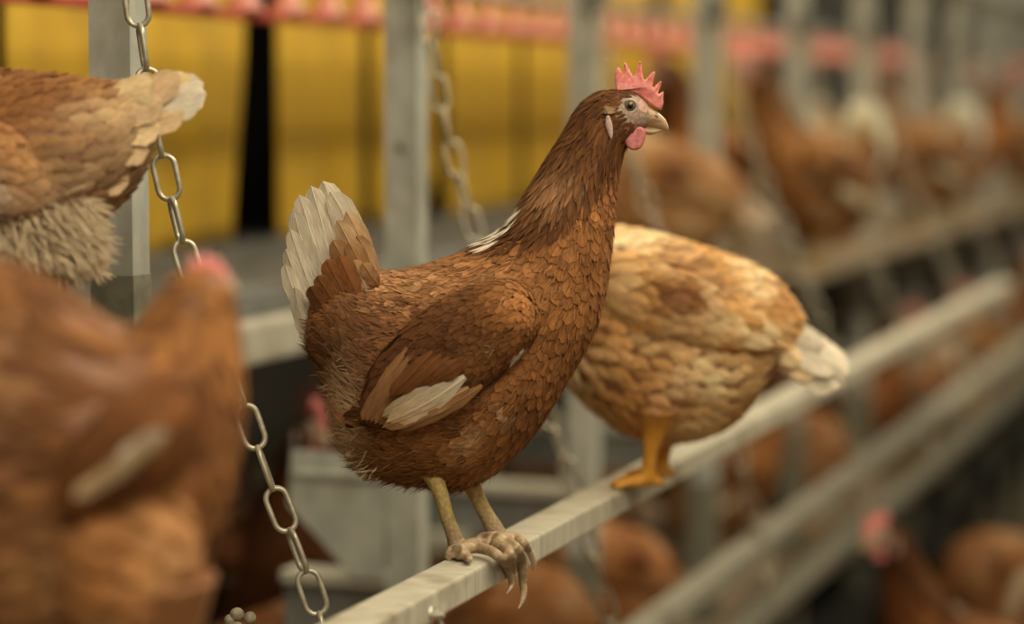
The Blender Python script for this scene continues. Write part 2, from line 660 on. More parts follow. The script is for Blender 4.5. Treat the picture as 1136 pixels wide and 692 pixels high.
def remeshed(name, bm, voxel, colfn, smooth_it=3):
    me = bpy.data.meshes.new(name + '_tmp')
    bmesh.ops.recalc_face_normals(bm, faces=bm.faces)
    bm.to_mesh(me)
    bm.free()
    o = bpy.data.objects.new(name + '_tmp', me)
    COL.objects.link(o)
    r = o.modifiers.new('r', 'REMESH')
    r.mode = 'VOXEL'
    r.voxel_size = voxel
    r.use_smooth_shade = True
    if smooth_it:
        sm = o.modifiers.new('s', 'SMOOTH')
        sm.factor = 0.5
        sm.iterations = smooth_it
    dg = bpy.context.evaluated_depsgraph_get()
    out = bpy.data.meshes.new_from_object(o.evaluated_get(dg))
    bpy.data.objects.remove(o)
    bpy.data.meshes.remove(me)
    out.name = name
    n = len(out.vertices)
    co = np.empty(n * 3)
    out.vertices.foreach_get('co', co)
    co = co.reshape(-1, 3)
    C = colfn(co)
    for a in list(out.color_attributes):
        out.color_attributes.remove(a)
    at = out.color_attributes.new('Col', 'FLOAT_COLOR', 'POINT')
    at.data.foreach_set('color', np.hstack([C, np.ones((n, 1))]).ravel())
    smooth(out)
    out.materials.clear()
    out.materials.append(M_SKIN)
    return out


def fbm(P, f, seed=0):
    """cheap smooth variation for pigment patches"""
    r = np.random.default_rng(seed)
    out = np.zeros(len(P))
    a = 1.0
    for k in range(4):
        d = r.normal(size=(3, 3))
        ph = r.uniform(0, 6, 3)
        q = np.sin(P @ d * f + ph)
        out += a * (q[:, 0] * q[:, 1] + q[:, 2] * .5)
        a *= .55
        f *= 1.9
    return out / 1.6


# ------------------------------------------------------------------ the place
A_POST, A_FRONT, A_BACK = 0.98, 0.640, 0.678      # distances left of the camera
B_PERCH = 0.368                                   # perch top below camera height
YP = [Yof(122, A_POST)]
DYP = (Yof(1, A_POST), 0)
YP = [Yof(p, A_POST) for p in (122, 445, 645)]
STEP = (YP[2] - YP[0]) / 2
YP = [YP[0] + STEP * i for i in range(12)]
Y_END = YP[0] + STEP * 11


def build_setting():
    bm = bmesh.new()
    add_box(bm, -4.5, 4.5, -2.5, 13.0, -0.1, 0.0)
    tag(obj('floor', bm, M_FLOOR), kind='structure')
    bm = bmesh.new()
    add_box(bm, -4.5, 4.5, -2.5, 13.0, 3.1, 3.2)
    tag(obj('ceiling', bm, M_WALL), kind='structure')
    bm = bmesh.new()
    add_box(bm, -4.6, -4.5, -2.5, 13.0, -0.1, 3.2)
    tag(obj('wall_left', bm, M_WALL), kind='structure')
    bm = bmesh.new()
    add_box(bm, -4.6, 4.6, 13.0, 13.1, -0.1, 3.2)
    tag(obj('wall_back', bm, M_WALL), kind='structure')


build_setting()
TOP = 2.2

# posts
ordn = ['sharp galvanised post at the far left, behind the fluffy tan hen tail',
        'pale grey galvanised post left of the sharp brown hen, behind its tail',
        'pale grey post right behind the neck of the sharp brown hen',
        'blurred grey post directly right of the red comb of the sharp brown hen',
        'blurred grey post crossing the pale tail tip of the tan hen on the shelf',
        'faint grey post just right of the post at the pale tail tip',
        'seventh grey post counted from the left, heavily blurred',
        'eighth grey post counted from the left, heavily blurred',
        'ninth grey post counted from the left, near the upper right corner',
        'tenth grey post counted from the left, near the right edge',
        'eleventh grey post from the left, at the right edge',
        'last grey post of the row, farthest from the camera']
for i, y in enumerate(YP):
    bm = bmesh.new()
    w, d, t = 0.0385, 0.03, 0.0035
    pts = [(-w / 2, 0), (w / 2, 0), (w / 2, d), (w / 2 - .010, d), (w / 2 - .010, d - t), (w / 2 - t, d - t), (w / 2 - t, t), (-w / 2 + t, t),
           (-w / 2 + t, d - t), (-w / 2 + .010, d - t), (-w / 2 + .010, d), (-w / 2, d)]
    A = [bm.verts.new((u - A_POST, y + v, 0.0)) for u, v in pts]
    B = [bm.verts.new((u - A_POST, y + v, TOP)) for u, v in pts]
    n = len(pts)
    for k in range(n):
        bm.faces.new([A[k], B[k], B[(k + 1) % n], A[(k + 1) % n]])
    bm.faces.new(A)
    bm.faces.new(B[::-1])
    p = obj('upright_post', bm, M_GALV)
    tag(p, ordn[i], 'post', 'galvanised uprights along the aisle')
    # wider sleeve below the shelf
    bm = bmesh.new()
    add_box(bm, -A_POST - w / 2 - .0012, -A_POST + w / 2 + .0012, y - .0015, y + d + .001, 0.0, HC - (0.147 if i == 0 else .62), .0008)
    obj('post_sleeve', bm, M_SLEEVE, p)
    # two slotted holes with bolts
    for zz in (HC - .05, HC + .28):
        bm = bmesh.new()
        bmesh.ops.create_cone(bm, cap_ends=True, segments=6, radius1=.006, radius2=.006, depth=.004,
                              matrix=Matrix.Translation((-A_POST, y - .0015, zz)) @ Matrix.Rotation(PI / 2, 4, 'X'))
        obj('bolt', bm, M_BOLT, p)


def long_bar(name, a0, a1, b0, b1, y0, y1, mat, label, cat, bev=.0025, group=None):
    bm = bmesh.new()
    add_box(bm, -a1, -a0, y0, y1, HC - b1, HC - b0, bev)
    return tag(obj(name, bm, mat), label, cat, group)


perch = empty('perch_rail', (-(A_FRONT + A_BACK) / 2, 0.6, HC - B_PERCH), 0,
              'long flat pale steel perch rail that the sharp brown hen stands on', 'perch', 'steel perch rails')
bm = bmesh.new()
hw = (A_BACK - A_FRONT) / 2
add_box(bm, -hw, hw, 0, Yof(1118, .66) - .6, -0.022, 0, .0022)
obj('tube', bm, M_PERCH, perch)
# hex bolt and nut on the front face near the bottom edge of the picture
pb = hit(479, 680, (-A_FRONT, 0, 0), (1, 0, 0)) - perch.location
bm = bmesh.new()
RX = Matrix.Rotation(PI / 2, 4, 'Y')
bmesh.ops.create_cone(bm, cap_ends=True, segments=20, radius1=.0058, radius2=.0052, depth=.0014, matrix=Matrix.Translation(pb + Vector((.0006, 0, 0))) @ RX)
obj('washer', bm, M_BOLT, perch)
bm = bmesh.new()
bmesh.ops.create_cone(bm, cap_ends=True, segments=6, radius1=.0043, radius2=.0041, depth=.005, matrix=Matrix.Translation(pb + Vector((.0035, 0, -.001))) @ RX)
bmesh.ops.bevel(bm, geom=bm.edges[:], offset=.0005, segments=2, affect='EDGES')
obj('nut', bm, M_BOLT, perch)
bm = bmesh.new()
bmesh.ops.create_cone(bm, cap_ends=True, segments=16, radius1=.0022, radius2=.0020, depth=.006, matrix=Matrix.Translation(pb + Vector((.007, 0, -.001))) @ RX)
obj('bolt_shank', bm, M_BOLT, perch)
bm = bmesh.new()
add_tube(bm, [pb + Vector((.005, .002, -.004)), pb + Vector((.008, .003, -.012)), pb + Vector((.008, .003, -.03))], .0016, 8)
obj('hook', bm, M_BOLT, perch)

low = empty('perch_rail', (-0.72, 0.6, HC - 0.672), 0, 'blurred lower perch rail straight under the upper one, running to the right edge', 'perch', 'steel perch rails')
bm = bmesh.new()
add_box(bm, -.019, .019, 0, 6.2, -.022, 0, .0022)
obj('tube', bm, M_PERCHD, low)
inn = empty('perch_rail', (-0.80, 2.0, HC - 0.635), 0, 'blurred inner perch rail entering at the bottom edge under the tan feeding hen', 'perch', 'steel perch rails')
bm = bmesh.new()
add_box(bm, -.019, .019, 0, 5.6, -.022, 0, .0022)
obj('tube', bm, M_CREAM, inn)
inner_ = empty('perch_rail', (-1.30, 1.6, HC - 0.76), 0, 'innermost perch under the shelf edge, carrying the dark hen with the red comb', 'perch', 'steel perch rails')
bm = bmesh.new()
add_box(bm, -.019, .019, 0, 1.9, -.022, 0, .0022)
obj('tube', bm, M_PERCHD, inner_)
for (yy0, yy1, aa, bb, lb_) in ((.85, YP[0] - .001, .963, .318, 'perch hidden behind the foreground hen, under the pale tan hen at the upper left'),
                              (.8, 2.1, .7085, .5065, 'perch under the large blurred foreground hen, below the frame')):
    e = empty('perch_rail', (-aa, yy0, HC - bb), 0, lb_, 'perch', 'steel perch rails')
    bm = bmesh.new()
    add_box(bm, -.019, .019, 0, yy1 - yy0, -.022, 0, .0022)
    obj('tube', bm, M_PERCH, e)
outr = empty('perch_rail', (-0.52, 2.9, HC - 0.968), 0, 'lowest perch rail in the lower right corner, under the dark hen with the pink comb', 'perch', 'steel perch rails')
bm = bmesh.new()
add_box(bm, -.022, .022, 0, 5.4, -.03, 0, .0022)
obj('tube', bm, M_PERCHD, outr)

# rails along the posts high up and the cable duct
long_bar('top_rail', .955, 1.005, -.34, -.29, 0.8, 12, M_GALV, 'blurred pale grey beam along the post tops at the upper right corner', 'beam')
long_bar('shelf_edge', 1.185, 1.215, .256, .305, 1.2, 12, M_CREAM, 'pale cream shelf edge profile behind the sharp hen tail, beneath the yellow flaps', 'shelf edge', .006)
# shelf of the upper tier and grid of the lower one
long_bar('upper_tier_floor', 1.215, 1.75, .300, .312, 1.2, 12, M_GALVD, 'dark grey shelf floor running under the yellow nest flaps', 'shelf')
# standing floor in front of the shelf, farther down the row
long_bar('upper_tier_grid', .86, 1.185, .300, .315, 4.0, 12, M_FLOOR, 'dark grid floor carrying the tan hens in the middle distance', 'shelf')
long_bar('lower_tier_grid', .90, 1.9, .85, .865, 2.0, 12, M_FLOOR, 'dark grid floor of the lower tier beneath the rails', 'shelf')
long_bar('manure_belt', .92, 1.9, 1.06, 1.075, 2.0, 12, M_BLACK, 'dark belt under the lower tier', 'belt')

# sloping corrugated ledge under the nests
lg = empty('roll_out_ledge', (-1.34, 1.2, HC - .262), 0, 'grey ribbed metal ledge below the yellow nest flaps', 'ledge')
bm = bmesh.new()
ny = 260
prof = [(.16, .058), (.012, .020), (0, .010), (0, -.004), (.16, .044)]
rows = []
for k in range(ny):
    yy = k * .022
    dz = .0035 * (1 if k % 2 else -1)
    rows.append([bm.verts.new((-u, yy, w + (dz if j < 2 else 0))) for j, (u, w) in enumerate(prof)])
for k in range(ny - 1):
    for j in range(5):
        bm.faces.new([rows[k][j], rows[k][(j + 1) % 5], rows[k + 1][(j + 1) % 5], rows[k + 1][j]])
bm.faces.new(rows[0])
bm.faces.new(rows[-1][::-1])
obj('ribbed_plate', bm, M_LEDGE, lg)
bm = bmesh.new()
add_box(bm, -.012, .012, 0, 5.7, -.03, .006, .002)
obj('front_lip', bm, M_GALVD, lg)

# nest housing behind the flaps
nest = empty('nest_box', (-1.53, 1.0, HC - .20), 0, 'black inside of the nest row showing between the yellow flaps', 'nest')
bm = bmesh.new()
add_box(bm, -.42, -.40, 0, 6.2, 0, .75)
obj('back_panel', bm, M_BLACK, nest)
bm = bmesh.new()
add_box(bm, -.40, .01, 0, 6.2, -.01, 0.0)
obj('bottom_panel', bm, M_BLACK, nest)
bm = bmesh.new()
add_box(bm, -.42, .03, 0, 6.2, .75, .77)
obj('roof_panel', bm, M_GALVD, nest)
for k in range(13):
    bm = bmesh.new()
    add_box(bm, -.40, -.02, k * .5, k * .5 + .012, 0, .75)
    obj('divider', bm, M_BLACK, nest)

flaps = [(-110, -4, 0, 'yellow nest flap at the left edge, mostly outside the frame'),
         (8, 150, 0, 'yellow nest flap behind the sharp left post'),
         (153, 268, 10, 'yellow nest flap behind the left chain, left of the wide black gap'),
         (309, 402, 0, 'yellow nest flap right of the wide black gap, left of the pale post'),
         (414, 487, 0, 'yellow nest flap behind the second post'),
         (497, 575, -2, 'yellow nest flap right of the blurred second chain'),
         (583, 655, 3, 'yellow nest flap beside the neck of the sharp brown hen'),
         (664, 722, 0, 'yellow nest flap behind the comb of the sharp brown hen'),
         (740, 790, 2, 'dim yellow nest flap farther right of the comb'),
         (800, 842, 0, 'farthest dim yellow nest flap')]
A_FLAP = 1.5
for (p0, p1, wav, lab) in flaps:
    y0, y1 = Yof(p0, A_FLAP), Yof(p1, A_FLAP)
    f = empty('nest_flap', (-A_FLAP, y0, HC + .52), 0, lab, 'nest flap', 'yellow nest flaps')
    bm = bmesh.new()
    NU, NV = 26, 22
    Wd = y1 - y0
    H = .52 + .208
    g = {}
    for side, th in ((0, 0), (1, -.003)):
        for i in range(NU + 1):
            for j in range(NV + 1):
                u, v = i / NU, j / NV
                x = (.006 * math.sin(u * 7 + p0) * v + .004 * math.sin(u * 15 + v * 4 + p0 * .3) * v) * math.sin(PI * u)
                yy = u * Wd + wav * .0035 * math.sin(v * 5.2 - .6) * u * v
                z = -v * H * (1 + (.012 * math.sin(u * 3 + p0)))
                if p0 == 414 and u > .7:
                    z *= 1 - .13 * (u - .7) / .3
                g[side, i, j] = bm.verts.new((x + th, yy, z))
    for i in range(NU):
        for j in range(NV):
            bm.faces.new([g[0, i, j], g[0, i + 1, j], g[0, i + 1, j + 1], g[0, i, j + 1]])
            bm.faces.new([g[1, i, j], g[1, i, j + 1], g[1, i + 1, j + 1], g[1, i + 1, j]])
    for i in range(NU):
        bm.faces.new([g[0, i, NV], g[0, i + 1, NV], g[1, i + 1, NV], g[1, i, NV]])
        bm.faces.new([g[0, i, 0], g[1, i, 0], g[1, i + 1, 0], g[0, i + 1, 0]])
    for j in range(NV):
        bm.faces.new([g[0, 0, j], g[0, 0, j + 1], g[1, 0, j + 1], g[1, 0, j]])
        bm.faces.new([g[0, NU, j], g[1, NU, j], g[1, NU, j + 1], g[0, NU, j + 1]])
    obj('sheet', bm, M_YELLOW, f, True)
    bm = bmesh.new()
    add_box(bm, -.008, .008, 0, Wd, -.002, .018, .002)
    obj('hanging_strip', bm, M_GALVD, f)

# red drinking line with cups
AR, BR = 1.32, -.1055
dl = empty('drinking_line', (-AR, 1.0, HC - BR), 0, 'red plastic drinking line with pale red cone nipples along the top edge', 'drinking line')
bm = bmesh.new()
add_box(bm, -.014, .014, 0, 7, -.006, .006, .002)
obj('trough', bm, M_RED, dl)
bm = bmesh.new()
add_tube(bm, [(0, 0, .062), (0, 7, .062)], .011, 12)
obj('pipe', bm, M_GALVD, dl)
cone_me = None
k = 0
yy = .35
while yy < 6.6:
    if cone_me is None:
        bm = bmesh.new()
        P = [(0, 0, 0), (0, 0, .006), (0, 0, .020), (0, 0, .038), (0, 0, .052)]
        add_tube(bm, P, [.026, .024, .016, .010, .008], 16)
        o = obj('cup', bm, M_REDL, dl, True)
        cone_me = o.data
    else:
        o = link('cup', cone_me, None, dl)
    o.location = (0.002, yy, 0.004)
    yy += .130
    k += 1

# cross arms from the posts inwards, with the grey plate at the second post
for i in range(1, 9):
    y = YP[i]
    b = .53
    e = empty('cross_arm', (-A_POST, y, HC - b), 0,
              ['', 'grey cross arm with a big cut-cornered plate, below the rear of the sharp hen',
               'cream topped cross arm below the belly of the sharp hen', 'cross arm between the sharp hen and the tan feeding hen',
               'cross arm hidden mostly behind the tan feeding hen', 'blurred cross arm right of the tan hen legs', 'blurred cross arm, sixth from the left',
               'blurred cross arm, seventh from the left', 'blurred cross arm, farthest right'][i], 'bracket', 'cross arms at the posts')
    AL = -.15 if i == 1 else -.60
    bm = bmesh.new()
    add_box(bm, AL, -.0205, .0, .045, -.014, 0, .002)
    obj('top_flange', bm, M_CREAM, e)
    bm = bmesh.new()
    add_box(bm, AL, -.0205, .012, .030, -.075, -.014, .001)
    obj('web', bm, M_GALVD, e)
    if i == 1:
        cs = [(325, 498), (418, 505), (424, 560), (424, 642), (394, 640), (322, 560)]
        pts = []
        for (px, py) in cs:
            q = hit(px, py, (0, y, 0), (0, 1, 0))
            pts.append((q.x + A_POST, q.z - (HC - b)))
        pts[1] = (-.0205, pts[1][1])
        pts[2] = (-.0205, pts[2][1])
        pts[3] = (-.0205, pts[3][1])
        bm = bmesh.new()
        add_prism(bm, pts, -.006, -.0015, 'y', .0008)
        obj('gusset_plate', bm, M_GALV, e)
        q = hit(370, 527, (0, y - .008, 0), (0, 1, 0))
        bm = bmesh.new()
        add_box(bm, pts[0][0] + .006, -.0215, -.012, -.006, q.z - HC + b - .003, q.z - HC + b + .003, .001)
        obj('folded_rib', bm, M_GALV, e)
    if i == 2:
        q = hit(492, 598, (0, y, 0), (0, 1, 0))
        bm = bmesh.new()
        add_box(bm, q.x + A_POST - .035, q.x + A_POST + .04, -.03, .01, q.z - HC + b - .012, q.z - HC + b + .012, .003)
        obj('pale_clamp', bm, M_CREAM, e)

# vertical leg under the plate of the second post and end partition
part_ = empty('end_partition', (-2.6, 9.6, HC - 1.0), 0, 'heavily blurred grey slatted partition at the far right behind all hens', 'partition')
for k in range(22):
    bm = bmesh.new()
    add_box(bm, 0, 3.2, 0, .02, k * .075, k * .075 + .03, .002)
    obj('slat', bm, M_GALV, part_)
for k in range(6):
    bm = bmesh.new()
    add_box(bm, k * .6, k * .6 + .03, .02, .05, 0, 1.7, .002)
    obj('stile', bm, M_GALV, part_)


# chains: a link mesh copied along a sagging line in the plane across the aisle
def link_mesh(Lo=.0415, Wo=.0225, r=.0024):
    bm = bmesh.new()
    R = Wo / 2 - r
    hl = Lo / 2 - r - R
    P = []
    for k in range(13):
        a = -PI / 2 + PI * k / 12
        P.append((R * math.sin(a) * 0 + R * math.cos(a) * 0, 0, 0))
    P = []
    for k in range(11):
        a = PI * k / 10
        P.append(Vector((R * math.cos(a), 0, hl + R * math.sin(a))))
    for k in range(11):
        a = PI + PI * k / 10
        P.append(Vector((R * math.cos(a), 0, -hl + R * math.sin(a))))
    n = len(P)
    seg = 10
    rings = []
    for i, p in enumerate(P):
        t = (P[(i + 1) % n] - P[i - 1]).normalized()
        a = Vector((0, 1, 0))
        b = t.cross(a)
        rings.append([bm.verts.new(p + (a * math.cos(2 * PI * k / seg) + b * math.sin(2 * PI * k / seg)) * r) for k in range(seg)])
    for i in range(n):
        A, B = rings[i], rings[(i + 1) % n]
        for k in range(seg):
            bm.faces.new([A[k], A[(k + 1) % seg], B[(k + 1) % seg], B[k]])
    me = bpy.data.meshes.new('link')
    bmesh.ops.recalc_face_normals(bm, faces=bm.faces)
    bm.to_mesh(me)
    bm.free()
    smooth(me)
    me.materials.append(M_CHAIN)
    return me


LM = link_mesh()
YC = YP[0] - .02
cpts = [hit(px, py, (0, YC, 0), (0, 1, 0)) for px, py in ((147, -70), (151, 0), (175, 150), (211, 300), (262, 430), (300, 535), (358, 692))]
cpts.append(Vector((-.701, YC, HC - .68)))
CH = catmull([tuple(p) for p in cpts], 400)
dist = np.concatenate([[0], np.cumsum(np.linalg.norm(np.diff(CH, axis=0), axis=1))])
PITCHL = .0415 - 2 * .0024 - .0006
nl = int(dist[-1] / PITCHL)
clab = ['sharp steel chain hanging down the left side from the first post', 'blurred chain from the second post passing behind the sharp hen',
        'blurred chain hanging behind the neck of the sharp brown hen', 'blurred chain right of the red comb', 'faint chain at the fifth post',
        'faint chain at the sixth post', 'faint chain at the seventh post', 'faint chain at the eighth post']
for i in range(8):
    e = empty('chain', (cpts[0].x, YP[i] - .02, cpts[0].z), 0, clab[i], 'chain', 'chains hung from the posts')
    sw = [0, .012, .02, .03, .01, .02, .015, .02][i]
    for k in range(nl):
        d0 = (k + .5) * PITCHL
        p = np.array([np.interp(d0, dist, CH[:, q]) for q in range(3)])
        p2 = np.array([np.interp(d0 + .004, dist, CH[:, q]) for q in range(3)])
        t = Vector(p2 - p).normalized()
        if i:
            p = p + np.array([sw * math.sin(PI * k / nl), 0, 0])
        o = link('link', LM, None, e)
        zq = t.to_track_quat('Z', 'Y').to_matrix()
        roll = (k % 2) * PI / 2 + math.radians(-33) + .18 * math.sin(k * 1.7 + i)
        o.matrix_local = Matrix.Translation(Vector(p) - cpts[0] + Vector((0, 0, 0))) @ (zq @ Matrix.Rotation(roll, 3, 'Z')).to_4x4()
    # hook plate on the post
    bm = bmesh.new()
    add_box(bm, -.03, .004, .010, .0185, -.012, .03, .001)
    obj('hook', bm, M_GALVD, e)

# knobbly lump at the bottom edge
kz = at_z(268, 690, 1.95)
kb = empty('knotted_rope_end', kz, 0, 'knobbly grey brown lump with a pale tip at the bottom edge beside the chain', 'rope end')
bm = bmesh.new()
for (dx, dy, dz, r) in ((-.004, 0, .006, .0058), (.007, .001, .004, .005), (-.009, -.002, .001, .0052), (-.012, -.003, -.007, .006), (-.002, -.005, -.004, .0055),
                        (.006, -.003, -.005, .0045), (0, 0, -.012, .008), (-.006, -.006, -.012, .006), (.004, 0, -.018, .009), (-.004, 0, -.024, .009)):
    bmesh.ops.create_icosphere(bm, subdivisions=3, radius=r, matrix=Matrix.Translation((dx, dy, dz)))
obj('knot', bm, M_KNOB, kb, True)
bm = bmesh.new()
add_curve_tube(bm, [(.008, -.003, -.014), (.012, -.003, -.004), (.0145, -.004, -.009), (.016, -.004, -.016)], [.004, .0038, .0036, .0025], 14, 10)
obj('pale_tip', bm, M_CLAWP, kb, True)
bm = bmesh.new()
add_curve_tube(bm, [(0, 0, -.02), (.01, 0, -.12), (-.72 - kz.x, 0, HC - .672 - kz.z)], [.007, .006, .006], 20, 10)
obj('rope', bm, M_KNOB, kb, True)
#%%HENS
# ------------------------------------------------------------------ hens
class Frame:
    def __init__(self, root, ang=PSI):
        self.root = Vector(root)
        self.ang = ang
        self.M = Matrix.Rotation(-ang, 3, 'Z')
        self.yax = Matrix.Rotation(ang, 3, 'Z') @ Vector((0, 1, 0))

    def loc(self, w):
        return self.M @ (Vector(w) - self.root)

    def L(self, px, py, dy=0.0):
        return self.loc(hit(px, py, self.root + self.yax * dy, self.yax))

    def G(self, px, py, h):
        return self.loc(hit(px, py, (0, 0, self.root.z + h), (0, 0, 1)))

    def Fr(self, px, py, off):
        return self.loc(hit(px, py, (-A_FRONT + off, 0, 0), (1, 0, 0)))

    def rings(self, rows, yc=0.0):
        out = []
        for r in rows:
            y = r[5] if len(r) > 5 else yc
            a, b = self.L(r[0], r[1], y), self.L(r[2], r[3], y)
            out.append((a.x, a.z, b.x, b.z, r[4], y))
        return out


BASE = np.array((.220, .086, .030))
DARK = np.array((.070, .030, .014))
RUST = np.array((.335, .142, .048))
LIGHT = np.array((.50, .27, .13))
BUFF = np.array((.70, .49, .29))
CREAM = np.array((.80, .70, .55))


def mixc(C, c, w):
    w = np.clip(w, 0, 1)[:, None]
    return C * (1 - w) + c[None] * w


def blob(x, y, cx, cy, rx, ry, ang=0.0):
    a = math.radians(ang)
    dx, dy = x - cx, y - cy
    u = (dx * math.cos(a) + dy * math.sin(a)) / rx
    v = (-dx * math.sin(a) + dy * math.cos(a)) / ry
    return np.exp(-(u * u + v * v))


# ---- the sharp brown hen on the perch
g1 = hit(532, 607, (0, 0, HC - B_PERCH), (0, 0, 1))
FA = Frame(g1)
SA = (FA.L(632, 607).x - FA.L(532, 607).x) / 100


def pxA(P):
    return 532 + P[:, 0] / SA, 607 - P[:, 2] / SA


YB = .020
hen = empty('hen', g1, PSI, 'sharp reddish brown hen with an upright pink comb standing on the perch rail', 'hen', 'brown laying hens')
ringsA = FA.rings([
    (341, 345, 342, 362, .010), (350, 320, 347, 398, .030), (375, 303, 368, 440, .046), (410, 302, 382, 500, .058), (450, 300, 418, 527, .066),
    (490, 289, 468, 538, .070), (525, 275, 524, 538, .071), (550, 261, 582, 492, .067), (567, 245, 627, 424, .059), (581, 222, 663, 355, .051),
    (598, 195, 677, 277, .041), (613, 170, 682, 218, .031), (628, 147, 687, 183, .024), (643, 121, 693, 165, .0195), (662, 105, 702, 158, .0165),
    (684, 99, 708, 151, .0145), (704, 103, 715, 144, .0115), (719, 116, 721, 137, .0065)], YB)
LA = Loft(ringsA, 110, 64, egg=.10)


def hack_line(px):
    return np.interp(px, [530, 560, 585, 600, 625, 645, 665, 683, 700], [276, 268, 263, 259, 244, 224, 198, 172, 150])


def zoneA(P):
    px, py = pxA(P)
    hl = hack_line(px)
    hackle = (py < hl) & (px > 540) & (px + .6 * (py - 110) > 552)
    head = ((px - 700) ** 2 + (py - 125) ** 2 < 34 ** 2)
    return px, py, hackle, head


def spacingA(P, s, t):
    px, py, hackle, head = zoneA(P)
    sp = np.full(len(P), .0064)
    chest = (px > 560) & (~hackle)
    sp[chest] = .0074
    sp[(px > 600) & (py < 240) & ~hackle] = .0052
    sp[hackle] = .0044
    sp[hackle & (py < 190)] = .0034
    sp[head] = .0023
    sp[P[:, 1] > YB + .03] *= 1.6
    return sp


def maskA(P, s, t):
    px, py, hackle, head = zoneA(P)
    rr = ((px - 705) / 19.5) ** 2 + ((py - 127) / 20) ** 2
    face = (rr < RNG.uniform(.25, 1.25, len(P))) & (rr < 1.1) & ((rr < .45) | (RNG.uniform(size=len(P)) < .9)) & (np.abs(P[:, 1] - YB) > .0035)
    face |= (np.abs(px - 699) < 9) & (np.abs(py - 118) < 8.5)
    face |= (px > 706) & (py > 110)
    face |= (((px - 676) / 5) ** 2 + ((py - 138) / 12) ** 2 < 1)
    return ~face


def colA(P, s, t):
    px, py, hackle, head = zoneA(P)
    n = len(P)
    C = np.repeat(BASE[None], n, 0)
    nz = fbm(P, 38, 3)
    nf = RNG.normal(0, 1, n)
    C = mixc(C, RUST, .45 + .35 * nz)
    C = mixc(C, RUST * 1.12, .8 * blob(px, py, 640, 330, 70, 90))
    C = mixc(C, DARK * 1.3, .75 * blob(px, py, 400, 390, 55, 62))
    C = mixc(C, DARK * 1.6, .5 * blob(px, py, 450, 350, 60, 35))
    C = mixc(C, LIGHT, .42 * blob(px, py, 450, 312, 60, 16, -8))
    C = mixc(C, LIGHT, .30 * blob(px, py, 560, 300, 40, 22))
    C = mixc(C, RUST * .9, .6 * blob(px, py, 470, 505, 80, 40))
    # pale rear fluff
    C = mixc(C, BUFF * 1.1, 1.4 * blob(px, py, 382, 482, 24, 52, 4))
    C = mixc(C, BUFF, .7 * blob(px, py, 338, 380, 9, 45))
    C = mixc(C, BUFF, .25 * blob(px, py, 410, 520, 40, 18))
    # hackles
    hk = hackle.astype(float)
    C = mixc(C, BASE * .52, .9 * hk)
    C = mixc(C, LIGHT * .85, hk * .6 * blob(px, py, 618, 205, 26, 20, -50))
    C = mixc(C, BASE * .45, hk * .9 * np.clip(1 - np.abs(py - (hack_line(px) - 12)) / 16, 0, 1))
    pale = hk * (blob(px, py, 566, 240, 9, 34, 33) > .35) * (RNG.uniform(size=n) < .75)
    C = mixc(C, CREAM * .95, pale * .9)
    C = mixc(C, BASE * .62, head * .9)
    # pale saddle flecks paint in highlights; odd pale flecks in belly
    fl = (RNG.uniform(size=n) < .30) & ~hackle & (px < 560)
    C = mixc(C, LIGHT * 1.1, fl * .75 * blob(px, py, 455, 318, 75, 24, -8))
    fl = (RNG.uniform(size=n) < .25) & ~hackle
    C = mixc(C, DARK * 1.5, fl * .4)
    C = mixc(C, BUFF * .8, .5 * blob(px, py, 528, 478, 9, 22, 35))
    C = mixc(C, BUFF * .8, .55 * blob(px, py, 565, 443, 6, 14, -40))
    C = C * (1 + .17 * nf)[:, None]
    C = C * (1 + .10 * nz)[:, None]
    return np.clip(C, .01, .9)


FE = Feathers()
s, t, P = LA.scatter(spacingA, maskA)
px, py, hackle, head = zoneA(P)
sp = spacingA(P, s, t)
C = colA(P, s, t)
belly = (py > 470) & ~hackle
Lf = np.where(hackle, sp * 4.8, sp * 2.5)
Lf = np.where(head, sp * 2.4, Lf)
Lf = np.where(belly, sp * 2.6, Lf)
Wf = np.where(hackle, sp * 1.25, sp * 1.95)
lift = np.where(hackle, .0024, .0013)
lift = np.where((px > 560) & ~hackle, .0019, lift)
lift = np.where(head, .0007, lift)
neck_t = np.where((px > 540) & ~head & ~hackle & (py < 300), .0025, 0)
sel = ~hackle & ~head
FE.cover(LA, s[sel], t[sel], Lf[sel], Wf[sel], C[sel], lift=lift[sel], base=.0006, shape=prof_round, rows=7, cols=5, camber=.07,
         tipmul=RNG.uniform(.95, 1.4, sel.sum()), edge=.88, wob=.16)
sel = hackle & ~head
FE.cover(LA, s[sel], t[sel], Lf[sel], Wf[sel], C[sel], lift=lift[sel], base=.0014, shape=prof_point, rows=7, cols=3, camber=.16,
         tipmul=RNG.uniform(.9, 1.5, sel.sum()), wob=.10)
sel = head
FE.cover(LA, s[sel], t[sel], Lf[sel], Wf[sel], C[sel], lift=.0007, base=.0001, shape=prof_round, rows=4, cols=3, camber=.1, wob=.15)


# downy strands at the rear, vent and belly edge
def fluffA(P, s, t):
    px, py = pxA(P)
    w = blob(px, py, 384, 482, 24, 52, 4) + blob(px, py, 336, 378, 9, 48) + .45 * blob(px, py, 440, 535, 70, 14)
    return (RNG.uniform(size=len(P)) < w * 1.2)


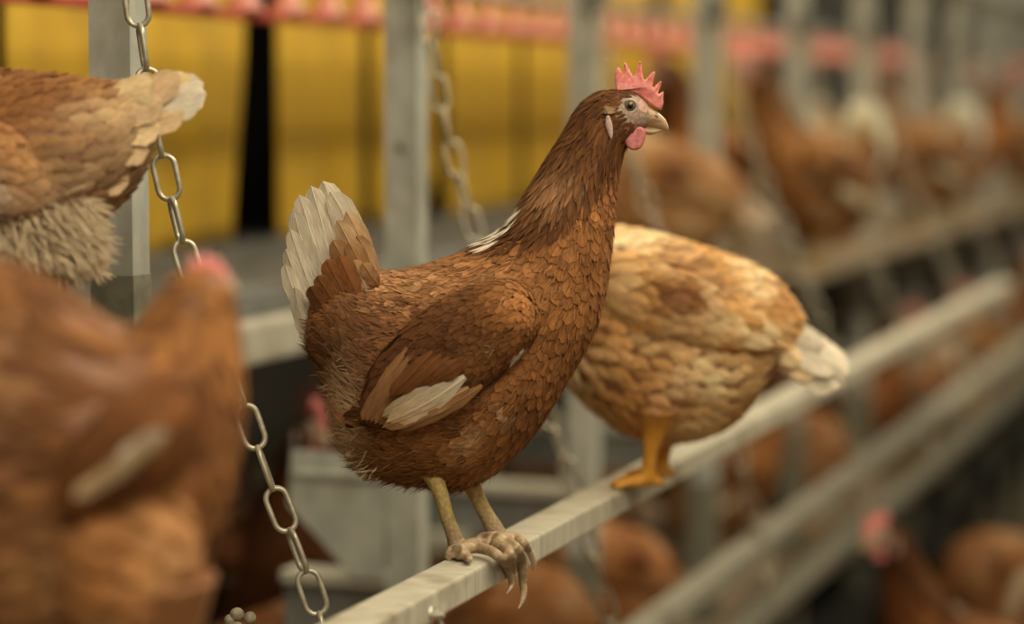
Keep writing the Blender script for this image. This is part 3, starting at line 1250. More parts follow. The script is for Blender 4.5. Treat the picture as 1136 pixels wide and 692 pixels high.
s2, t2, P2 = LA.scatter(lambda P, s, t: np.full(len(P), .0026), fluffA, 3)
C2 = mixc(colA(P2, s2, t2), BUFF * 1.12, blob(*pxA(P2), 378, 480, 26, 55, 4) * 1.2)
C2 = mixc(C2, RUST * 1.0, blob(*pxA(P2), 450, 530, 70, 22) * .8)
FE.cover(LA, s2, t2, RNG.uniform(.010, .019, len(s2)), .0016, C2, lift=RNG.uniform(.002, .006, len(s2)), base=.0003, shape=prof_point, rows=6,
         cols=2, camber=0, raise_=RNG.uniform(0, .006, len(s2)), wob=.45)
s3, t3, P3 = LA.scatter(lambda P, s, t: np.full(len(P), .0030), lambda P, s, t: maskA(P, s, t) & ~zoneA(P)[3] & (P[:, 1] < YB + .02), 4)
C3 = colA(P3, s3, t3) * RNG.uniform(.75, 1.35, len(s3))[:, None]
FE.cover(LA, s3, t3, RNG.uniform(.006, .012, len(s3)), .0011, C3, lift=RNG.uniform(.0012, .0026, len(s3)), base=.0012, shape=prof_point, rows=4,
         cols=2, camber=0, wob=.38)
for k in range(420):
    yy = RNG.uniform(435, 524)
    xx = np.interp(yy, [435, 460, 490, 524], [386, 390, 394, 410]) + RNG.uniform(0, 16)
    an = RNG.normal(2.45, .35)
    L1 = RNG.uniform(12, 25)
    dd = YB + RNG.uniform(-.042, .03)
    FE.quill(FA.L(xx, yy, dd), FA.L(xx + L1 * math.cos(an), yy + L1 * math.sin(an) * .8, dd - .004), .0014, np.array((.66, .48, .30)) * RNG.uniform(.8, 1.1),
             bend=(0, 0, -.001), face=(RNG.normal(0, .4), -1, 0), rows=5, cols=3, shaft=False)
link('plumage', FE.mesh('plumage'), None, hen)

# body surface: trunk, neck, head, legs and toes in one skin
DY1, DY2 = FA.G(511, 612, 0).y, FA.G(552, 601, 0).y


def leg_pts(bm, a, radii):
    add_curve_tube(bm, a, radii, 30, 14)


def bodyA():
    bm = bmesh.new()
    LA.add_to(bm)
    f = FA
    leg_pts(bm, [f.L(462, 490, DY1 + .004), f.L(478, 522, DY1 + .002), f.L(488, 545, DY1), f.L(496, 573, DY1), f.L(504, 595, DY1), f.L(508, 611, DY1)],
            [.012, .009, .0066, .0060, .0066, .0086])
    leg_pts(bm, [f.L(500, 490, DY2 - .004), f.L(515, 520, DY2 - .002), f.L(526, 544, DY2), f.L(538, 568, DY2), f.L(549, 588, DY2), f.L(553, 599, DY2)],
            [.012, .009, .0070, .0066, .0080, .0096])
    # foot 1: long toe over the edge, short toe towards the camera, hind toe
    leg_pts(bm, [f.G(508, 612, .008), f.G(524, 607, .0085), f.G(541, 610, .008), f.G(553, 617, .006), f.Fr(561, 626, .004), f.Fr(565, 636, .0035)],
            [.0068, .0050, .0046, .0044, .0041, .0032])
    leg_pts(bm, [f.G(509, 612, .008), f.G(515, 614.5, .006), f.G(519, 618, .0045)], [.0065, .0048, .0038])
    leg_pts(bm, [f.G(508, 610, .007), f.G(501, 612, .0055), f.G(498, 618, .003)], [.006, .0048, .0035])
    leg_pts(bm, [f.G(511, 610, .007), f.G(528, 602, .0055), f.G(544, 604, .0045)], [.006, .0048, .0036])
    # foot 2
    leg_pts(bm, [f.G(553, 601, .009), f.G(564, 603, .008), f.G(573, 609, .007), f.Fr(578, 619, .006), f.Fr(580, 634, .005), f.Fr(580, 648, .0045)],
            [.0086, .0056, .0050, .0048, .0045, .0034])
    leg_pts(bm, [f.G(553, 600, .009), f.G(569, 597, .007), f.G(579, 602, .006), f.Fr(586, 609, .005)], [.0075, .0054, .0046, .0036])
    leg_pts(bm, [f.G(551, 603, .008), f.G(560, 608, .0065), f.G(566, 615, .0055), f.Fr(569, 626, .005), f.Fr(570, 636, .004)], [.0066, .0044, .0040, .0036, .0027])
    leg_pts(bm, [f.G(550, 598, .008), f.G(536, 597, .0055), f.G(528, 603, .004)], [.0070, .0050, .0036])

    def cf(P):
        px, py = pxA(P)
        C = np.repeat((BASE * .8)[None], len(P), 0)
        face = ((px - 704) / 24) ** 2 + ((py - 127) / 24) ** 2 < 1.0
        C[face] = (.40, .275, .20)
        m = face & (blob(px, py, 706, 144, 22, 7) > .5)
        C[m] = (.30, .15, .11)
        m = face & (blob(px, py, 716, 118, 10, 9) > .4)
        C[m] = (.66, .40, .33)
        leg = P[:, 2] < .062
        up = np.clip((P[:, 2] - .008) / .03, 0, 1)[:, None]
        C[leg] = ((1 - up) * np.array([.40, .285, .175]) + up * np.array([.52, .385, .14]))[leg]
        C[leg] *= (1 + .12 * fbm(P[leg], 160, 5))[:, None]
        return np.clip(C, .01, .9)
    return remeshed('body', bm, .00135, cf, 2)


link('body', bodyA(), None, hen)


def claw(pts, radii, mat, parent):
    bm = bmesh.new()
    add_curve_tube(bm, pts, radii, 16, 10)
    return obj('claw', bm, mat, parent, True)


f = FA
claw([f.Fr(564.5, 634, .0035), f.Fr(567, 642, .0045), f.Fr(567, 650, .0045), f.Fr(562, 659, .0035)], [.0030, .0027, .0020, .0006], M_CLAW, hen)
claw([f.Fr(580, 646, .0045), f.Fr(581, 656, .0055), f.Fr(579, 667, .0055), f.Fr(574.5, 676, .004)], [.0034, .0030, .0022, .0006], M_CLAW, hen)
claw([f.Fr(585, 607, .005), f.Fr(589, 614, .0055), f.Fr(592, 624, .005), f.Fr(591, 633, .003)], [.0034, .0032, .0026, .0007], M_CLAWP, hen)
claw([f.Fr(570, 634, .004), f.Fr(570.5, 641, .0045), f.Fr(569, 648, .003)], [.0028, .0020, .0006], M_CLAW, hen)
claw([f.G(519, 617, .005), f.G(521, 621, .0045), f.G(521, 624, .002)], [.0035, .0028, .0008], M_CLAW, hen)
claw([f.G(528, 602, .004), f.G(524, 607, .004), f.G(523, 611, .002)], [.0030, .0022, .0006], M_CLAWP, hen)

# wing on the near side, mirrored on the far side
YW = YB
wr = [(401, 446, 403, 466, .003, -.056), (412, 416, 425, 474, .007, -.060), (432, 385, 455, 471, .010, -.064), (458, 358, 492, 457, .0125, -.066),
      (485, 338, 525, 437, .0145, -.067), (515, 322, 553, 416, .0155, -.065), (545, 313, 580, 390, .018, -.066), (567, 311, 594, 370, .017, -.063),
      (582, 316, 599, 352, .011, -.058), (591, 326, 599, 344, .004, -.054)]
ringsW = FA.rings([(a, b, c, d, h * 1.15, y * 1.06 - .003 + YB) for a, b, c, d, h, y in wr])
LW = Loft(ringsW, 60, 48, egg=0)


def colW(P):
    px, py = pxA(P)
    n = len(P)
    nz = fbm(P, 45, 9)
    C = np.repeat((BASE * .66)[None], n, 0)
    C = mixc(C, RUST * 1.3, 1.0 * blob(px, py, 578, 328, 34, 26))  # rust shoulder, lightened to put its highlight into the colour
    C = mixc(C, DARK * 1.25, .65 * blob(px, py, 475, 385, 55, 32, -30))
    C = mixc(C, RUST * .85, .5 * blob(px, py, 540, 385, 50, 18, -35))
    C = mixc(C, CREAM * .9, (blob(px, py, 579, 384, 6, 17, 33) > .45) * .9)
    C = mixc(C, CREAM * .7, (blob(px, py, 549, 373, 3, 11, 20) > .6) * .7)
    C = C * (1 + .12 * RNG.normal(0, 1, n) + .12 * nz)[:, None]
    return np.clip(C, .01, .9)


def make_wing(mirror):
    W_ = Feathers()

    def spW(P, s, t):
        px, py = pxA(P)
        return np.interp(px, [400, 480, 540, 600], [.0080, .0068, .0050, .0036])
    s, t, P = LW.scatter(spW, lambda P, s, t: (P[:, 1] < YB - .045))
    px, py = pxA(P)
    sp = spW(P, s, t)
    W_.cover(LW, s, t, sp * np.interp(px, [400, 480, 600], [3.2, 3.0, 2.2]), sp * 1.8, colW(P), lift=.0015, base=.0006, rows=7, cols=5, camber=.07,
             tipmul=RNG.uniform(1.0, 1.3, len(s)), edge=.82, wob=.10)
    s3, t3, P3 = LW.scatter(lambda P, s, t: np.full(len(P), .0030), lambda P, s, t: P[:, 1] < YB - .045, 4)
    W_.cover(LW, s3, t3, RNG.uniform(.006, .012, len(s3)), .0011, colW(P3) * RNG.uniform(.8, 1.35, len(s3))[:, None],
             lift=RNG.uniform(.001, .0022, len(s3)), base=.0012, shape=prof_point, rows=4, cols=2, camber=0, wob=.35)
    # core under the coverts
    core = LW.G.copy()
    core[:, :, 1] = YB - .066 + (core[:, :, 1] - (YB - .066)) * .93
    NS, NT = LW.NS, LW.NT
    cc = np.repeat((BASE * .6)[None], NS * NT, 0).reshape(1, NS, NT, 3)
    W_._push(core[None], cc, np.zeros((1, NS, NT, 2)), NS, NT)
    # flight feathers: tan primaries at the rear, the long white one, tan lower edge
    TAN = (.30, .15, .065)
    TAND = (.20, .095, .04)

    def q(a, b, w, col, y0, y1, tip=None, bend=0.0):
        A, B = FA.L(a[0], a[1], YB + y0), FA.L(b[0], b[1], YB + y1)
        W_.quill(A, B, w, col, bend=(0, -.003, bend), face=(0, -1, -.15), tipcol=tip, rows=14, cols=7)
    q((535, 428), (436, 476), .013, TAN, -.092, -.086, TAND, -.003)
    q((520, 430), (424, 474), .014, (.36, .20, .10), -.094, -.088, TAN, -.002)
    q((516, 418), (429, 468), .018, CREAM * .66, -.096, -.090, BUFF * .8, -.003)
    q((505, 415), (424, 462), .014, CREAM * .70, -.095, -.089, BUFF * .55, -.001)
    for k in range(6):
        q((452 + k * 7, 385 + k * 6), (401 + k * 5, 466 + k * 1.2), .0115, np.array(TAN) * (1.05 - .08 * k), -.084 - k * .0015, -.078 - k * .0012, np.array(TAND) * 1.2, -.001)
    for k in range(5):
        q((480 + k * 9, 390 + k * 3), (432 + k * 11, 440 - k * 3), .012, BASE * (.75 + .06 * (k % 2)), -.099, -.0935, BASE * .85, 0)
    me = W_.mesh('wing')
    if mirror:
        for v in me.vertices:
            v.co.y = 2 * YB - v.co.y
    return me


link('wing', make_wing(False), None, hen)
link('wing', make_wing(True), None, hen)

# tail
T_ = Feathers()
WH = CREAM * .98


def tq(a, b, w, col, dy0, dy1, tip=None, bend=(0, 0, 0), face=(0, -1, 0), **k):
    A, B = FA.L(a[0], a[1], YB + dy0), FA.L(b[0], b[1], YB + dy1)
    T_.quill(A, B, w, col, bend=bend, face=face, tipcol=tip, rows=18, cols=9, **k)


for sgn in (1, -1):
    d = -.004 * sgn
    tq((392, 325), (358, 201), .024, WH, d * 1, d * 3, WH, (.003, 0, .002))
    tq((405, 325), (366, 212), .024, WH * .95, d * 2, d * 4.5, WH, (.005, 0, .003))
    tq((378, 335), (345, 206), .022, WH * .93, d * 2.2, d * 4, WH * .92, (.001, 0, .001))
    tq((370, 340), (332, 216), .021, WH, d * 3, d * 5, WH * .97)
    tq((362, 345), (325, 232), .018, WH * .85, d * 3.6, d * 5.6, WH * .8, (-.001, 0, 0))
    tq((360, 352), (322, 254), .016, WH * .95, d * 4.2, d * 6, WH * .9, (-.002, 0, 0))
    tq((356, 362), (317, 276), .014, WH * .8, d * 4.6, d * 6.4, WH * .75, (-.002, 0, 0))
    tq((354, 372), (316, 292), .014, WH * .95, d * 5, d * 7, WH * .95, (-.003, 0, -.001))
    tq((352, 392), (327, 318), .013, WH * .8, d * 5, d * 7, WH * .7, (-.003, 0, -.001))
    # brown coverts over the base
    tq((412, 325), (384, 234), .017, (.50, .28, .13), d * 4.6, d * 5.6, (.64, .44, .25), (.004, 0, .002), split=0)
    tq((404, 322), (374, 244), .017, (.40, .20, .09), d * 5.4, d * 6.6, (.62, .42, .24), (.003, 0, .001))
    tq((415, 318), (395, 262), .014, (.62, .42, .24), d * 5, d * 6, (.42, .22, .09), (.003, 0, .002))
    tq((395, 328), (369, 266), .018, BASE * 1.0, d * 6.4, d * 7.6, LIGHT * .8, (.002, 0, 0))
    tq((407, 325), (386, 268), .016, BASE * 1.2, d * 7, d * 8, (.45, .25, .11), (.003, 0, 0))
    tq((386, 335), (362, 288), .018, BASE * .9, d * 7.8, d * 9, BASE * 1.3, (0, 0, 0))
    tq((398, 330), (376, 284), .016, BASE * 1.0, d * 8.2, d * 9, BASE * 1.4, (0, 0, 0))
    tq((408, 325), (392, 288), .013, (.66, .46, .28), d * 7.5, d * 8.6, (.5, .28, .13), (0, 0, 0))
    tq((374, 340), (352, 306), .015, BASE * .8, d * 8.2, d * 9.5, BASE * 1.0, (0, 0, 0))
    tq((366, 350), (343, 318), .014, BASE * .55, d * 8.2, d * 9.5, BASE * .6, (0, 0, 0))
    tq((420, 318), (402, 292), .012, BASE * 1.2, d * 8, d * 9, (.5, .28, .13), (0, 0, 0))
link('tail', T_.mesh('tail'), None, hen)

# head furniture
comb_px = [(684, 103), (682.4, 96), (681.6, 88), (682.2, 81), (684.4, 75.4), (687, 75), (689.5, 79), (691.6, 83.4), (692.6, 80), (692.0, 73), (692.6, 68.6),
           (694.6, 70.5), (697.5, 76), (700.6, 82.4), (703, 84.6), (704.8, 82), (707.2, 75), (709.3, 68), (710.6, 67.8), (711.6, 72), (712.4, 80),
           (713.6, 87), (715.6, 89), (719, 85.5), (723, 80.6), (726, 79.2), (726.6, 81), (725.2, 88), (723.4, 95.3), (725, 97), (729, 93),
           (732.6, 90), (733.6, 91), (731.8, 98), (729.6, 103), (731.2, 104.4), (735.2, 101.4), (736.2, 103), (735.4, 109), (736.2, 113),
           (734.8, 118), (733.6, 122), (728, 121), (722, 117), (716, 112), (710, 107), (703, 103), (695, 102)]
cl = [FA.L(a, b, YB) for a, b in comb_px]
plate('comb', [(p.x, p.z) for p in cl], .0004, .0019, M_COMB, hen,
      lambda u, d, w: Vector((u, YB + d * (1.5 if w < FA.L(700, 100).z else 1.0) + .0012 * math.sin(u * 160), w)))


def wattle(dy, sgn):
    pts = [(693, 148), (692.3, 154), (694.5, 161), (699, 165.5), (704, 166.5), (709, 165), (713.5, 160), (716, 152), (716, 145), (712, 141), (704, 140), (697, 143)]
    pl = [FA.L(a, b, YB + dy) for a, b in cyc(pts, 36)]
    zt = FA.L(700, 141).z
    plate('wattle', [(p.x, p.z) for p in pl], .0005, .0022, M_WATTLE, hen, lambda u, d, w: Vector((u, YB + dy + d + sgn * .12 * (zt - w), w)))


wattle(-.0085, -1)
wattle(.0085, 1)
for sg in (-1, 1):
    pts = [(672.5, 129), (671.5, 138), (674, 147), (677.5, 155), (679.6, 150), (679.5, 140), (677.5, 132), (675, 128)]
    pl = [FA.L(a, b, YB + sg * .019) for a, b in cyc(pts, 28)]
    plate('ear_lobe', [(p.x, p.z) for p in pl], .0004, .0018, M_LOBE, hen, lambda u, d, w, sg=sg: Vector((u, YB + sg * .0205 + d, w)))
    # ear tuft
    tf = Feathers()
    for k in range(16):
        A = FA.L(681 + RNG.uniform(-3, 3), 122 + RNG.uniform(-3, 3), YB + sg * .0175)
        B = FA.L(671 + RNG.uniform(-2, 3), 121 + RNG.uniform(-3.5, 5), YB + sg * .0205)
        tf.quill(A, B, .0022, (.42, .26, .15), face=(0, -1, 0), rows=5, cols=3, shaft=False, tipcol=(.5, .33, .2))
    link('ear_tuft', tf.mesh('ear_tuft'), None, hen)
    # eye
    ey = FA.L(698.5, 118, YB + sg * .0125)
    bm = bmesh.new()
    bmesh.ops.create_uvsphere(bm, u_segments=28, v_segments=18, radius=.0046, matrix=Matrix.Translation(ey) @ Matrix.Diagonal((1, .55, 1, 1)))
    eo = obj('eye', bm, M_IRIS, hen, True)
    bm = bmesh.new()
    bmesh.ops.create_uvsphere(bm, u_segments=24, v_segments=14, radius=.0026,
                              matrix=Matrix.Translation(ey + Vector((.0002, sg * .00165, .0001))) @ Matrix.Diagonal((1, .45, 1, 1)))
    obj('pupil', bm, M_PUPIL, eo, True)
    bm = bmesh.new()
    rp = [ey + Vector((.0060 * math.cos(a), sg * (.0004 - .0010 * abs(math.cos(a))), .0052 * math.sin(a) * (1 if math.sin(a) > 0 else .95))) for a in
          np.linspace(0, 2 * PI, 33)]
    add_tube(bm, rp, .0014, 10, caps=False)
    obj('eyelid', bm, M_LID, eo, True)

# beak: upper and lower
up_rings = FA.rings([(712, 116, 709, 137.5, .0075), (717, 117, 714, 139.5, .0070), (722, 119.5, 720, 141, .0062), (728, 123, 727, 142, .0052),
                     (734, 128, 733.5, 143, .0039), (738.5, 133, 738, 144.6, .0026), (741.2, 139, 740.6, 146, .0015), (741.6, 143.5, 741.0, 147, .0006)], YB)
lb = Loft(up_rings, 40, 32, egg=-.15)
bm = bmesh.new()
lb.add_to(bm)
bk = obj('beak', bm, M_BEAK, hen, True)
lo_rings = FA.rings([(709, 139, 709, 146, .0060), (716, 141.5, 716, 149, .0052), (723, 142.5, 722.5, 149.5, .0042), (729, 143, 728.5, 147.5, .003), (733, 143.6, 732.8, 145.6, .0012)], YB)
lb = Loft(lo_rings, 24, 24, egg=.1)
bm = bmesh.new()
lb.add_to(bm)
obj('lower_beak', bm, M_BEAK, hen, True)
for sg in (-1, 1):
    nr = FA.L(727, 129, YB + sg * .0047)
    bm = bmesh.new()
    bmesh.ops.create_uvsphere(bm, u_segments=16, v_segments=10, radius=.0016,
                              matrix=Matrix.Translation(nr) @ Matrix.Rotation(.5, 4, 'Y') @ Matrix.Diagonal((1.6, .45, .8, 1)))
    obj('nostril', bm, M_NOSTRIL, bk, True)


# ------------------------------------------------------------------ other hens, each pose built once
def simple_hen(frame, root, rings, yc, colfn, legs, voxel=.0035, space=.012, wing=None, tail=(), comb=None, toe_dir=1, legcol=(.62, .30, .04),
               wattles=True, headpos=None, head_s=.9, Lmul=2.3):
    L = Loft(frame.rings(rings, yc), 80, 48)
    F_ = Feathers()

    def spf(P, s, t):
        return np.where(s > head_s, space * .5, np.where(s > .68, space * .75, space))
    s, t, P = L.scatter(spf, None, 5)
    sp = spf(P, s, t)
    F_.cover(L, s, t, sp * Lmul, sp * 1.4, colfn(P, s), lift=.0035, base=.0008, rows=5, cols=3, camber=.2, tipmul=RNG.uniform(1, 1.3, len(s)), edge=.85, wob=.15)
    link('plumage', F_.mesh('plumage'), None, root)
    bm = bmesh.new()
    L.add_to(bm)
    for pts, rad in legs:
        add_curve_tube(bm, pts, rad, 20, 10)

    def cf(P):
        C = np.repeat((BASE * 1.2)[None], len(P), 0)
        f_ = np.clip((.085 - P[:, 2]) / .03, 0, 1)[:, None]
        return C * (1 - f_) + np.array(legcol)[None] * f_
    link('body', remeshed('body', bm, voxel, cf, 1), None, root)
    if wing:
        for sg in (1, -1):
            rr = frame.rings([(a, b, c, d, h, yc + y * sg) for a, b, c, d, h, y in wing['rings']])
            LW2 = Loft(rr, 40, 32, egg=0)
            W2 = Feathers()
            s, t, P = LW2.scatter(lambda P, s, t: np.full(len(P), space * .85), None, 5)
            W2.cover(LW2, s, t, space * 2.6, space * 1.2, wing['col'](P, s), lift=.003, base=.0008, rows=5, cols=3, tipmul=RNG.uniform(1, 1.3, len(s)), wob=.12)
            W2._push(LW2.G[None], np.repeat(wing['col'](LW2.G.reshape(-1, 3), None)[None] * .8, 1, 0).reshape(1, LW2.NS, LW2.NT, 3),
                     np.zeros((1, LW2.NS, LW2.NT, 2)), LW2.NS, LW2.NT)
            for (a, b, w, c) in wing.get('quills', ()):
                A, B = frame.L(a[0], a[1], yc + sg * a[2]), frame.L(b[0], b[1], yc + sg * b[2])
                W2.quill(A, B, w, c, face=(0, -sg, 0), bend=(0, sg * .003, 0))
            link('wing', W2.mesh('wing'), None, root)
    if tail:
        T2 = Feathers()
        for (a, b, w, c) in tail:
            for sg in (1, -1):
                A, B = frame.L(a[0], a[1], yc + sg * a[2]), frame.L(b[0], b[1], yc + sg * b[2])
                T2.quill(A, B, w, c, face=(0, -1, .5))
        link('tail', T2.mesh('tail'), None, root)
    return L


def small_head(frame, root, cx, cy, k, yc, face=1, tilt=0.0):
    """comb, beak, wattles and eyes at head centre px (cx,cy); k px->m scale; face +1 right, -1 left"""
    c = frame.L(cx, cy, yc)
    R = Matrix.Rotation(tilt * face, 4, 'Y')
    B = Matrix.Translation(c) @ R @ Matrix.Diagonal((face, 1, 1, 1))

    def P(x, y, z):
        return B @ Vector((x, y, z))
    bm = bmesh.new()
    add_curve_tube(bm, [P(.006, 0, .0), P(.018, 0, -.001), P(.028, 0, -.004), P(.034, 0, -.010)], [.009, .0075, .0045, .0008], 14, 10)
    obj('beak', bm, M_BEAK, root, True)
    out = [(-.014, .010), (-.017, .024), (-.012, .032), (-.008, .024), (-.004, .037), (.001, .026), (.006, .037), (.010, .024), (.017, .031), (.017, .019),
           (.023, .021), (.021, .008), (.012, .008), (0, .012)]
    plate('comb', out, .0008, .0016, M_COMB, root, lambda u, d, w: P(u, d, w))
    for sg in (-1, 1):
        out = cyc([(.004, -.010), (.002, -.022), (.009, -.029), (.016, -.024), (.016, -.012), (.010, -.007)], 20)
        plate('wattle', out, .0008, .0016, M_WATTLE, root, lambda u, d, w, sg=sg: P(u, d + sg * .008, w))
        bm = bmesh.new()
        bmesh.ops.create_uvsphere(bm, u_segments=16, v_segments=10, radius=.0042, matrix=Matrix.Translation(P(.003, sg * .0115, .003)))
        obj('eye', bm, M_PUPIL, root, True)


# ---- tan hen feeding with its head down, white tail drooping to the right
g2 = hit(706, 536, (0, 0, HC - B_PERCH), (0, 0, 1))
FB = Frame(g2)
SB = (FB.L(806, 536).x - FB.L(706, 536).x) / 100
henB = empty('hen', g2, PSI, 'golden tan hen with a drooping white tail, head hidden, perched behind the sharp hen', 'hen', 'brown laying hens')


def pxB(P):
    return 706 + P[:, 0] / SB, 536 - P[:, 2] / SB


GOLD = np.array((.66, .36, .13))
PALE = np.array((.90, .66, .38))


def colB(P, s):
    px, py = pxB(P)
    nz = fbm(P, 40, 21)
    C = np.repeat(GOLD[None], len(P), 0)
    C = mixc(C, PALE, .18 + .7 * nz)
    C = mixc(C, BASE * 1.1, 1.1 * blob(px, py, 738, 310, 42, 32, 12))
    C = mixc(C, RUST * 1.2, .65 * blob(px, py, 860, 330, 24, 34))
    C = mixc(C, PALE * 1.05, .8 * blob(px, py, 775, 418, 42, 28))
    C = mixc(C, RUST * 1.25, .7 * blob(px, py, 700, 440, 50, 40))
    C = mixc(C, PALE * 1.1, .9 * blob(px, py, 690, 265, 30, 14))
    C = mixc(C, RUST * 1.4, .3 * blob(px, py, 660, 350, 30, 60))
    return np.clip(C * (1 + .12 * RNG.normal(0, 1, len(P)))[:, None], .01, .9)


def colBW(P, s):
    px, py = pxB(P)
    nz = fbm(P, 50, 8)
    C = np.repeat((GOLD * 1.05)[None], len(P), 0)
    C = mixc(C, BASE * .95, 1.1 * blob(px, py, 738, 318, 46, 34, 20))
    C = mixc(C, PALE * 1.05, .85 * blob(px, py, 800, 350, 50, 13, 8))
    C = mixc(C, PALE, .12 + .4 * nz)
    return np.clip(C * (1 + .1 * RNG.normal(0, 1, len(P)))[:, None], .01, .9)


dB1, dB2 = FB.G(700, 540, 0).y, FB.G(716, 533, 0).y


def legsB(f=FB):
    d1, d2 = dB1 - .006, dB2 + .008
    out = []
    for (x0, d) in ((722, d1), (736, d2)):
        out.append(([f.L(x0 + 6, 455, d), f.L(x0 + 4, 478, d), f.L(x0, 498, d), f.L(x0 - 2, 515, d), (f.L(x0 - 5, 530, d).x, d, .008)],
                    [.024, .013, .0085, .0074, .0085]))
        bx = f.L(x0 - 5, 530, d).x
        for (ex, ey) in ((-.045, -.008), (-.040, .012), (-.038, -.026), (.022, 0)):
            out.append(([(bx, d, .006), (bx + ex * .5, d + ey * .5, .0065), (bx + ex * .8, d + ey * .8, .003)], [.006, .0048, .0032]))
    return out


simple_hen(FB, henB, [
    (893, 360, 884, 386, .010), (879, 332, 855, 408, .030), (850, 303, 832, 447, .048), (810, 285, 803, 474, .060), (765, 271, 762, 488, .066),
    (720, 258, 716, 487, .068), (680, 252, 676, 468, .064), (645, 256, 650, 448, .054), (612, 275, 628, 420, .042), (588, 305, 616, 402, .030),
    (575, 340, 606, 398, .023), (565, 372, 598, 404, .018), (558, 395, 590, 416, .016), (552, 408, 578, 424, .010)], .015, colB, legsB(),
    wing={'rings': [(862, 372, 858, 384, .003, -.052), (830, 345, 826, 386, .008, -.058), (795, 322, 792, 385, .012, -.062),
                    (755, 298, 752, 378, .015, -.065), (715, 285, 715, 366, .015, -.064), (680, 284, 684, 350, .012, -.060), (660, 296, 664, 335, .006, -.054)],
          'col': colBW,
          'quills': [((790, 345, -.074), (868, 372, -.064), .018, PALE), ((780, 360, -.075), (858, 384, -.066), .016, PALE * .9),
                     ((770, 340, -.077), (850, 362, -.070), .016, GOLD)]},
    tail=[((855, 365, .004), (937, 428, .006), .040, CREAM * 1.1), ((860, 358, .010), (942, 416, .014), .036, CREAM * 1.08), ((850, 378, .012), (930, 432, .020), .034, CREAM * 1.05), ((850, 365, .016), (934, 410, .022), .034, CREAM * 1.05),
          ((850, 385, .016), (905, 418, .022), .024, PALE), ((856, 350, .014), (915, 385, .018), .022, CREAM * .85), ((840, 350, .02), (884, 372, .024), .024, RUST * 1.3),
          ((842, 372, .022), (890, 402, .026), .024, PALE * .9)],
    legcol=(.66, .30, .03), space=.0095)
small_head(FB, henB, 570, 410, SB, .015, -1, .9)

# ---- pale tan hen at the upper left, seen by its rear
g3 = at_z(30, 560, 1.86)
g3.z = HC - .318
FCm = Frame(g3)
SCm = (FCm.L(130, 500).x - FCm.L(30, 500).x) / 100
henC = empty('hen', g3, PSI, 'pale tan hen at the upper left, only its rear and raised tail in view', 'hen', 'brown laying hens')
_o3 = FCm.L(30, 500)


def pxC(P):
    return 30 + (P[:, 0] - _o3.x) / SCm, 500 - (P[:, 2] - _o3.z) / SCm


def colC(P, s):
    px, py = pxC(P)
    nz = fbm(P, 42, 31)
    C = np.repeat(np.array((.42, .205, .082))[None], len(P), 0)
    C = mixc(C, RUST * 1.0, .9 * blob(px, py, 30, 110, 85, 30))
    C = mixc(C, BASE * 1.1, .35 + .7 * nz)
    C = mixc(C, BUFF * .85, .85 * blob(px, py, 165, 150, 40, 60))
    C = mixc(C, BUFF * .7, .6 * blob(px, py, 100, 200, 60, 40))
    C = mixc(C, CREAM * .88, .95 * blob(px, py, 60, 290, 60, 50))
    C = mixc(C, PALE * .95, .5 * blob(px, py, 110, 130, 40, 20))
    C = mixc(C, CREAM * .9, .7 * blob(px, py, 5, 225, 14, 34))
    return np.clip(C * (1 + .10 * RNG.normal(0, 1, len(P)))[:, None], .01, .9)


lc = [([FCm.L(40, 300, d), FCm.L(30, 380, d), FCm.L(20, 430, d), (FCm.L(20, 430, d).x, d, .01)], [.03, .014, .009, .010]) for d in (-.03, .03)]
for d in (-.03, .03):
    bx = FCm.L(20, 430, d).x
    for (ex, ey) in ((-.045, 0), (-.040, .016), (-.040, -.016), (.022, 0)):
        lc.append(([(bx, d, .008), (bx + ex * .6, d + ey * .6, .009), (bx + ex, d + ey, .004)], [.0075, .006, .004]))
LC = simple_hen(FCm, henC, [
    (182, 92, 176, 128, .010), (160, 93, 166, 168, .024), (134, 93, 146, 208, .038), (100, 89, 116, 238, .050), (55, 84, 78, 262, .060), (5, 80, 30, 290, .066),
    (-45, 74, -30, 312, .070), (-95, 62, -95, 305, .068), (-135, 40, -160, 262, .058), (-165, 5, -205, 190, .048), (-185, -40, -225, 90, .036),
    (-200, -85, -235, 0, .026), (-215, -125, -245, -50, .020), (-235, -150, -252, -92, .016), (-256, -150, -262, -108, .010)], .0, colC, lc,
    space=.0080, voxel=.003,
    wing={'rings': [(60, 190, 62, 222, .004, -.052), (20, 150, 25, 238, .010, -.060), (-25, 125, -20, 240, .014, -.066), (-70, 110, -65, 225, .016, -.068),
                    (-110, 105, -108, 195, .014, -.062), (-135, 115, -135, 165, .006, -.054)], 'col': colC},
    tail=[((140, 130, .004), (212, 84, .004), .026, PALE), ((146, 120, .006), (226, 92, .008), .030, CREAM), ((140, 128, .010), (229, 103, .013), .028, CREAM * .96),
          ((140, 130, .016), (222, 112, .018), .026, CREAM * .9), ((130, 120, .018), (200, 84, .016), .026, BUFF), ((130, 140, .022), (205, 125, .02), .026, BUFF * 1.1),
          ((120, 110, .022), (172, 92, .022), .026, PALE * .85), ((120, 128, .028), (182, 112, .026), .028, BUFF), ((120, 140, .03), (178, 142, .028), .028, PALE * .9),
          ((110, 160, .032), (165, 168, .03), .026, BUFF * .95), ((95, 185, .034), (142, 205, .03), .026, BUFF * .9)])
small_head(FCm, henC, -252, -130, SCm, 0, -1)
